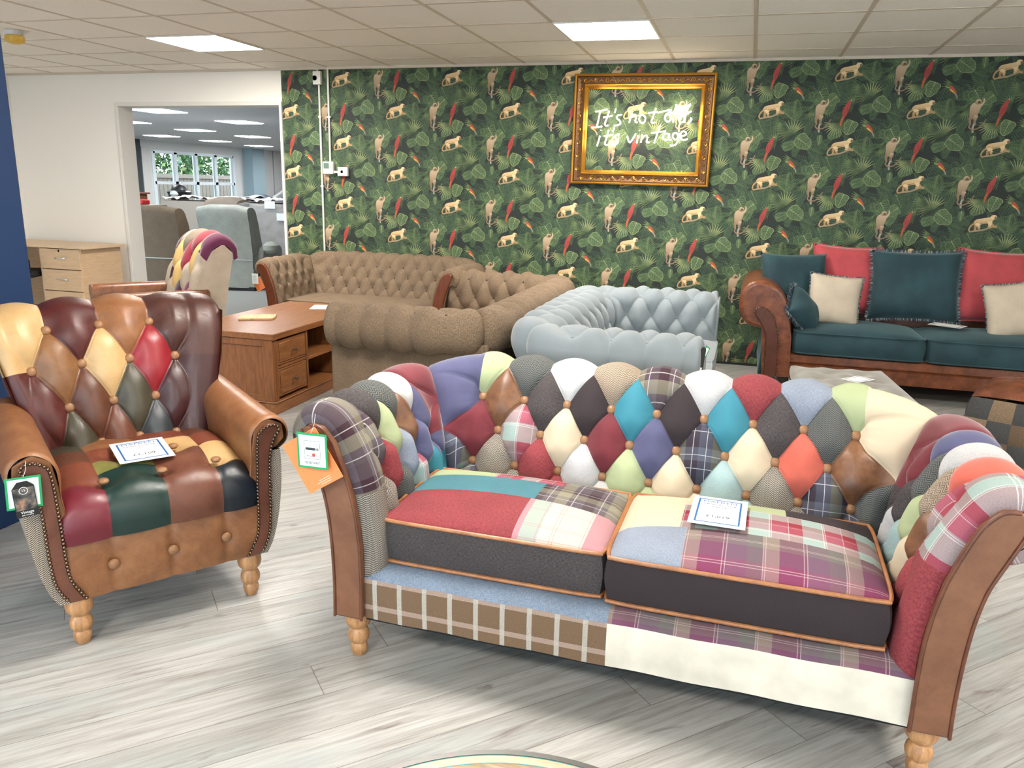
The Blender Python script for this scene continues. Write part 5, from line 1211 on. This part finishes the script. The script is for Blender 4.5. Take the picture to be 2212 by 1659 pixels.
for z_ in (.5, 1.35, 1.95): MB().box(-.014, .014, -.012, .006, z_-.008, z_+.008).build('clip', m_pvc, c1, bevel=.002)
c2 = empty('cable_conduit', (-3.668, WY-.012, 0), 0, 'white surface conduit dropping from the ceiling to the thermostat', 'conduit', 'surface conduits')
MB().tube([(0, 0, 1.56), (0, 0, CEIL-.004)], .0095, 10).build('pipe', m_pvc, c2)
for z_ in (1.95,): MB().box(-.014, .022, -.012, .006, z_-.008, z_+.008).build('clip', m_pvc, c2, bevel=.002)
jb = empty('junction_box', (-3.765, WY-.02, 2.275), 0, 'grey-white junction box with black plug at the top of the left conduit', 'junction box')
MB().box(-.038, .038, -.02, .018, -.055, .058).build('box', m_pvc, jb, bevel=.004); MB().lathe([(0, 0), (.022, 0), (.024, .03), (.016, .036), (0, .038)], 18, (-.018, -.02, .0), 0, 'y').build('plug', plain('black_plug', (20, 20, 22), .4), jb)
MB().tube([(0, 0, .058), (0, 0, .088)], .007, 8).build('pipe', m_pvc, jb)
th = empty('thermostat', (-3.682, WY-.02, 1.512), 0, 'white wall thermostat with grey-green display on the wallpaper', 'thermostat')
MB().box(-.052, .052, -.02, .018, -.055, .055).build('case', m_pvc, th, bevel=.006); MB().box(-.04, .012, -.022, -.018, -.005, .042).build('display', plain('lcd', (96, 122, 112), .2), th, smooth=False); MB().box(.022, .04, -.023, -.018, -.005, .03).build('button_pad', plain('pad_grey', (180, 180, 176), .4), th, smooth=False)
sw = empty('key_switch', (-3.537, WY-.018, 1.48), 0, 'small white switch box with black round key point beside the thermostat', 'switch')
MB().box(-.052, .048, -.018, .016, -.038, .040).build('case', m_pvc, sw, bevel=.005); MB().lathe([(0, 0), (.013, 0), (.013, .004), (0, .005)], 18, (-.008, -.018, .0), 0, 'y').build('key_point', plain('key_black', (18, 18, 20), .4), sw)
MB().box(-.098, -.05, -.01, .006, -.012, .006).build('trunking', m_pvc, sw)
# ------------------------------------------------------------------ price cards and swing tags
Rz = R(-1.2)
def onsofa(x, y, z): return (-.25+x*math.cos(Rz)-y*math.sin(Rz), 1.86+x*math.sin(Rz)+y*math.cos(Rz), z)
card('price_card', .152, .215, onsofa(.236, .298, .507), R(-2), R(0), 'blue-bordered price card reading £1,019 on the right seat cushion of the patchwork sofa', 'price card', price='£1,019', title='2 seater sofa', group='price cards', rx=R(-1))
ca_ = R(53.55)
def onch(x, y, z): return (-1.684+x*math.cos(ca_)-y*math.sin(ca_), 1.909+x*math.sin(ca_)+y*math.cos(ca_), z)
card('price_card', .165, .20, onch(-.004, .205, .512), ca_+R(-2), R(0), 'blue-bordered price card reading £1,109 on the leather armchair seat', 'price card', price='£1,109', title='Chair', group='price cards', rx=R(2))
card('price_card', .15, .21, (1.385, 6.04, .522), R(60), 0, 'small white card with dark border on the right teal seat cushion', 'price card', (40, 44, 60), group='price cards')
card('price_card', .10, .15, (.628, 4.415, .436), R(-42), 0, 'small white card with dark border on the grey footstool', 'price card', (40, 44, 60), group='price cards')
m_grn = plain('tag_green', (20, 150, 90), .5); m_tagw = plain('tag_white', (226, 240, 240), .5); m_or = plain('card_orange', (236, 132, 76), .55); m_str = plain('string_white', (225, 225, 225), .6); m_bk = plain('tag_black', (24, 24, 26), .35)
def swing(loc, rz, lab, w_=.092, h_=.100, tilt=0, grp='swing tags'):
    o = MB().box(-w_/2, w_/2, -.0006, .0006, -h_/2, h_/2).build('swing_tag', m_grn, None, smooth=False); o.location = loc; o.rotation_euler = (0, tilt, rz); tag(o, lab, 'tag', grp)
    MB().box(-w_/2+.006, w_/2-.006, -.0012, -.0006, -h_/2+.006, h_/2-.006).build('white_face', m_tagw, o, smooth=False)
    return o
o = swing((-1.082, 1.803, .672), R(-1), 'green-bordered fire resistance tag with cigarette and match symbols, hanging on the patchwork sofa arm', tilt=R(-1))
mb = MB(); q = -.0016
mb.box(-.024, .024, q, q+.0004, .0285, .0293).box(-.024, .024, q, q+.0004, -.0223, -.0215).box(-.0245, -.0237, q, q+.0004, -.0223, .0293).box(.0237, .0245, q, q+.0004, -.0223, .0293)
mb.box(-.020, .009, q, q+.0004, .0025, .0095)
for k in range(3): mb.box(.011+k*.0032, .0130+k*.0032, q, q+.0004, .0025, .0095); mb.add([(.006+k*.004, q, .024), (.0068+k*.004, q, .024), (.0108+k*.004, q, .013), (.010+k*.004, q, .013)], [(0, 1, 2, 3)])
mb.box(-.018, .004, q, q+.0004, -.0152, -.0142); mb.build('symbol', m_ink, o, smooth=False)
mb = MB(); mb.prism([(0.002,-.0155),(-.001,-.012),(.0,-.006),(.003,-.009),(.005,-.003),(.008,-.008),(.009,-.013),(.006,-.0165)], q, q+.0004); mb.build('flame_symbol', plain('flame_red', (214, 60, 50), .6), o, smooth=False)
text('RESISTANT', o, (0, q, -.034), (R(90), 0, 0), .0095, m_ink)
MB().tube([(-.008, 0, .046), (0, .0, .053), (.004, .01, .075), (.003, .02, .10)], .0006, 5).build('string', m_str, o)
o = MB().box(-.062, .062, -.0008, .0008, -.078, .078).build('swing_card', m_or, None, smooth=False); o.location = (-1.093, 1.820, .637); o.rotation_euler = (0, R(-32), R(-1)); tag(o, 'plain orange card hanging behind the green-bordered tag on the patchwork sofa arm', 'card')
mb = MB()
for k, (a, b) in enumerate(((-.012, .028), (-.022, .028), (-.012, .024))): mb.box(a, b, -.0012, -.0008, -.058-k*.006, -.0572-k*.006)
mb.build('small_print', m_paper, o, smooth=False)
o = swing(onch(-.366, -.066, .533), ca_, 'white tag with green border behind the black tag on the leather armchair arm', .086, .092, R(2))
MB().tube([(0, 0, .04), (.01, .006, .065), (.012, .016, .085)], .0006, 5).build('string', m_str, o)
o = MB().prism([(-.027,-.055),(.027,-.055),(.027,.033),(.012,.048),(-.012,.048),(-.027,.030)], -.0008, .0008).build('swing_tag', m_bk, None, smooth=False); o.location = onch(-.366, -.074, .520); o.rotation_euler = (0, R(-3), ca_); tag(o, 'black swing tag reading Vintage with a small round 15 badge, on the leather armchair arm', 'tag', 'swing tags')
t = NT('tag_photo', .35); n_ = t.noise(t.co('Object'), 40, 4); t.col(t.ramp(n_, [(.4, (30, 30, 32)), (.55, (96, 92, 90)), (.68, (176, 122, 84))]))
MB().box(-.025, .025, -.0012, -.0008, -.034, .030).build('photo_print', t.m, o, smooth=False)
MB().lathe([(.0095, 0), (.0108, 0), (.0108, .0004), (.0095, .0004)], 24, (0, -.0016, .022), 0, 'y').build('badge', m_paper, o, smooth=False)
text('15', o, (0, -.0016, .023), (R(90), 0, 0), .010, m_paper); text('Vintage', o, (0, -.0012, -.041), (R(90), 0, 0), .0105, m_paper); text('sofa company', o, (0, -.0012, -.049), (R(90), 0, 0), .0052, m_paper)
o = swing((-3.862, 5.655, .60), 0, 'small white tag over an orange card on the far tweed sofa arm', .058, .085); o.data.materials[0] = m_tagw
mb = MB(); 
for k in range(6): mb.box(-.02, .018-.004*(k % 3), -.0018, -.0012, .025-k*.009, .0262-k*.009)
mb.build('small_print', m_ink, o, smooth=False)
o = MB().box(-.04, .04, -.0008, .0008, -.052, .052).build('swing_card', m_or, None, smooth=False); o.location = (-3.838, 5.667, .555); o.rotation_euler = (0, R(-28), 0); tag(o, 'small orange card hanging behind the white tag on the far tweed sofa arm', 'card')
o = MB().prism([(-.014,-.06),(.014,-.06),(.014,.05),(.007,.062),(-.007,.062),(-.014,.05)], -.0008, .0008).build('swing_tag', m_bk, None, smooth=False); o.location = (-.150, 3.635, .63); o.rotation_euler = (0, R(6), R(35)); tag(o, 'narrow black swing tag on the rolled arm end of the pale grey chesterfield', 'tag', 'swing tags')
MB().box(-.008, .008, -.0014, -.0008, -.045, -.032).build('printed_label', m_paper, o, smooth=False)
o = swing((-.135, 3.675, .665), R(50), 'green-edged white tag behind the black tag on the pale grey chesterfield', .03, .05, R(30))
# ------------------------------------------------------------------ round table at the bottom edge
rt_ = empty('round_table', (-.22, .745, 0), 0, 'round table with oak top and dark rim at the bottom edge of the photo', 'table')
t = NT('grey_oak_top', .25); o_ = t.map(t.co('Object'), (3, 26, 10)); n_ = t.noise(o_, 2, 5, .6, .8); t.col(t.ramp(n_, [(.35, (120, 100, 74)), (.6, (160, 138, 104))])); m_rt = t.m
MB().lathe([(0,.448),(.345,.448),(.345,.43),(0,.43)], 96).build('top', m_rt, rt_)
m_tq = plain('turquoise_line', (60, 130, 136), .3)
MB().lathe([(.345,.43),(.345,.4484),(.347,.4484),(.347,.43)], 96).build('inlay_ring', m_tq, rt_)
MB().lathe([(.347,.43),(.347,.448),(.364,.448),(.364,.43)], 96).build('rim_band', wood('rim_band', (176, 150, 122), (198, 176, 150), .3), rt_)
MB().lathe([(.364,.43),(.364,.4484),(.3655,.4484),(.3655,.43)], 96).build('inlay_ring', m_tq, rt_)
MB().lathe([(.3655,.43),(.3655,.4495),(.376,.450),(.381,.445),(.381,.43)], 96).build('outer_rim', plain('dark_bronze', (66, 64, 60), .3), rt_)
MB().lathe([(0,.43),(.05,.43),(.035,.38),(.03,.1),(.06,.04),(.20,.02),(.20,0),(0,0)], 40).build('pedestal', m_dwood, rt_)
# ------------------------------------------------------------------ furniture in the next room
def recliner(name, loc, rz, mat, lab, back_tilt=.16, w_=.40, zt=1.08, front=False):
    r_ = empty(name, loc, rz, lab, 'recliner chair')
    # local: rear face at y=0 looking to -y (towards the camera), seat towards +y
    pr = [(0.0,.04),(.0,.40),(-.04,.75),(-.085,zt-.06),(-.05,zt-.005),(.06,zt),(.16,zt-.07),(.24,.75),(.30,.5),(.30,.05)]
    P_ = np.array([[(x_*(1 if abs(x_) < .9 else .97), p[0]+(.03 if abs(x_) > .9 else 0), p[1]-(.03 if abs(x_) > .9 and p[1] > .9 else 0)) for p in smooth_pts([(q[0], q[1]) for q in pr], 3)] for x_ in (-1, -.93, -.5, 0, .5, .93, 1)]); P_[..., 0] *= w_*.98
    mb = MB(); mb.grid(P_); n_ = P_.shape[1]
    mb.add([tuple(q) for q in P_[0]], [tuple(range(n_))]); mb.add([tuple(q) for q in P_[-1]], [tuple(range(n_))]); mb.build('backrest', mat, r_)
    MB().box(-w_*.97, w_*.97, -.012, -.004, .395, .405).build('seam', plain('seam_light', (170, 172, 168), .8), r_, smooth=False)
    MB().box(-w_*.90, w_*.90, .26, .76, .10, .46).build('seat', mat, r_, bevel=.04, seg=4)
    for sg in (-1, 1):
        MB().prism([(.16,.04),(.16,.40),(.20,.50),(.26,.56),(.45,.58),(.74,.56),(.80,.50),(.78,.04)], sg*w_*.86, sg*w_*1.16, 'x').build('arm', mat, r_, bevel=.04, seg=4)
    MB().box(-w_*.95, w_*.95, .02, .68, .0, .05).build('base', m_blk, r_, smooth=False)
    return r_
m_rg = weave('recliner_grey', (158, 160, 152), (128, 130, 122), .5); m_rb = weave('recliner_brown', (112, 94, 74), (84, 70, 54), .5); m_rbe = weave('recliner_beige', (150, 134, 118), (132, 116, 100), .6)
rg_ = recliner('recliner', (-6.375, 8.74, 0), R(9), m_rg, 'pale grey-green riser recliner seen from behind through the opening', w_=.36)
MB().tube([(.40, .10, .52), (.36, .0, .46), (.37, -.03, .30), (.42, .0, .18), (.46, .04, .22), (.47, .06, .40), (.46, .12, .55)], .006, 8).build('cable', plain('cable_grey', (70, 72, 72), .6), rg_)
a = np.linspace(0, 1, 12)
MB().lathe([(0,.0),(.06,.01),(.10,.05),(.10,.11),(.05,.15),(0,.16)], 20, (.56, .10, .48)).build('arm_pad', m_rg, rg_)
recliner('recliner', (-7.29, 8.46, 0), R(9), m_rb, 'brown woven riser recliner seen from behind, left in the opening', w_=.42, zt=1.05)
rbg = recliner('recliner', (-7.35, 10.25, 0), R(166), m_rbe, 'beige recliner facing the camera behind the grey-green recliner', w_=.36, zt=1.14)
MB().box(-.25, .25, .03, .15, .86, 1.12).build('headrest', m_rbe, rbg, bevel=.06, seg=5)
# plastic-wrapped sofa
ws = empty('wrapped_sofa', (-6.20, 10.0, 0), R(4), 'grey sofa under clear plastic wrap with white labels, right in the opening', 'sofa')
m_wg = plain('grey_taupe_cloth', (160, 152, 146), .9)
MB().box(-.75, 1.0, .0, .18, .1, 1.02).build('back', m_wg, ws, bevel=.06, seg=4); MB().box(-.75, 1.0, .18, .8, .1, .45).build('seat', m_wg, ws, bevel=.04, seg=3)
t = NT('plastic_film', .12, (235,238,240)); t.p.inputs['Alpha'].default_value = .22; t.bump(t.noise(t.co('Object'), 9, 4, .7, 2), .9, .05)
gx2 = np.linspace(-.80, 1.05, 60); gs = np.linspace(0, 1, 50); G2 = np.zeros((60, 50, 3))
for i, x_ in enumerate(gx2):
    for j, s_ in enumerate(gs):
        y_, z_ = (-.03, 1.06*s_/.7) if s_ < .7 else (-.03+(s_-.7)/.3*.28, 1.06); w1 = .018*math.sin(x_*17+s_*9)+.012*math.sin(x_*41-s_*23)+.01*math.sin(s_*60+x_*5); G2[i, j] = (x_, y_-abs(w1), z_+w1*.8)
MB().grid(G2).build('plastic_wrap', t.m, ws, fixn=False)
for k, (x_, z_) in enumerate(((-.10, .90), (.02, .98), (-.28, 1.06))): MB().box(x_-.08, x_+.08, -.06, -.055, z_-.05, z_+.05).build('label', m_paper, ws, smooth=False)
# wrapped mattress, white bundle, helmet-like mannequin, dark table, handrail
wm = empty('wrapped_mattress', (-7.9, 12.6, 0), R(3), 'dark blue plastic-wrapped mattress stack behind the wrapped sofa', 'mattress')
MB().box(-1.2, 2.0, 0, 1.2, .0, 1.06).build('stack', plain('mattress_pale', (150, 150, 150), .7), wm, bevel=.04, seg=3)
n_ = 40; gA = np.array([[(x_, y_, 1.09+.02*math.sin(x_*9+y_*5)+.025*math.sin(x_*23)) for y_ in np.linspace(-.02, 1.2, 14)] for x_ in np.linspace(-1.2, 2.0, n_)]); MB().grid(gA).build('blue_cover', plain('navy_plastic', (50, 66, 84), .25), wm)
wb = empty('plastic_bundle', (-8.3, 11.5, 0), 0, 'crumpled white plastic sheeting over stacked furniture below the far window', 'plastic sheet')
gA = np.array([[(x_, y_, 1.085+.018*math.sin(x_*7+y_*7)+.016*math.sin(x_*29+1+y_*5)+.01*math.sin(y_*31+x_*53)) for y_ in np.linspace(-.03, .7, 18)] for x_ in np.linspace(-1.3, 1.2, 70)]); MB().grid(gA).build('sheet', plain('white_plastic', (200, 192, 188), .5), wb, angle=0)
MB().box(-1.3, 1.2, 0, .7, 0, 1.03).build('carton', plain('carton', (150, 138, 126), .8), wb, smooth=False)
hm = empty('display_head', (-9.95, 12.4, 0), 0, 'black and white rounded display piece standing below the far window', 'ornament')
MB().lathe([(0,1.0),(.14,1.0),(.17,1.06),(.20,1.13),(.21,1.16),(.14,1.19),(.12,1.25),(.06,1.29),(0,1.30)], 24).build('black_dome', plain('black_shell', (18, 20, 22), .4), hm)
MB().lathe([(0,0),(.2,0),(.09,.05),(.08,.95),(.13,1.0),(0,1.0)], 24).build('stand', plain('white_shell', (200, 204, 204), .5), hm)
MB().lathe([(0,-.03),(.05,-.02),(.08,.02),(.07,.06),(0,.08)], 18, (.03, -.17, 1.10)).build('white_face', bpy.data.materials['white_shell'], hm)
hr = empty('handrail', (-14.9, 22.0, 0), 0, 'pale sloping handrail against the panelled far wall', 'handrail')
MB().tube([(0, .2, .55), (0, 4.6, 2.15)], .05, 8).build('rail', plain('rail_white', (210, 212, 210), .5), hr); MB().tube([(0, .6, 0), (0, .6, .68)], .03, 8).build('post', bpy.data.materials['rail_white'], hr); MB().tube([(0, 4.2, 0), (0, 4.2, 1.98)], .03, 8).build('post', bpy.data.materials['rail_white'], hr)
dt = empty('dark_cabinet', (-10.4, 11.2, 0), 0, 'dark wooden cabinet with a red item on top, far left in the opening', 'cabinet')
MB().box(-.5, .35, 0, .5, 0, 1.12).build('body', m_dwood, dt, bevel=.01); MB().box(-.54, .39, -.03, .53, 1.12, 1.15).build('top', m_dwood, dt, bevel=.005)
ri = MB().box(-.12, .12, -.08, .08, 0, .07).build('folded_cloth', plain('red_cloth', (190, 40, 40), .8), None, bevel=.02, seg=3); ri.location = (-8.35, 9.55, 1.02); tag(ri, 'small folded red cloth on a pale stack, at the left edge of the opening', 'cloth')
sk = empty('carton_stack', (-8.35, 9.55, 0), 0, 'pale carton stack standing behind the brown recliner', 'box'); MB().box(-.3, .3, -.2, .2, 0, 1.02).build('carton', bpy.data.materials['carton'], sk, smooth=False)
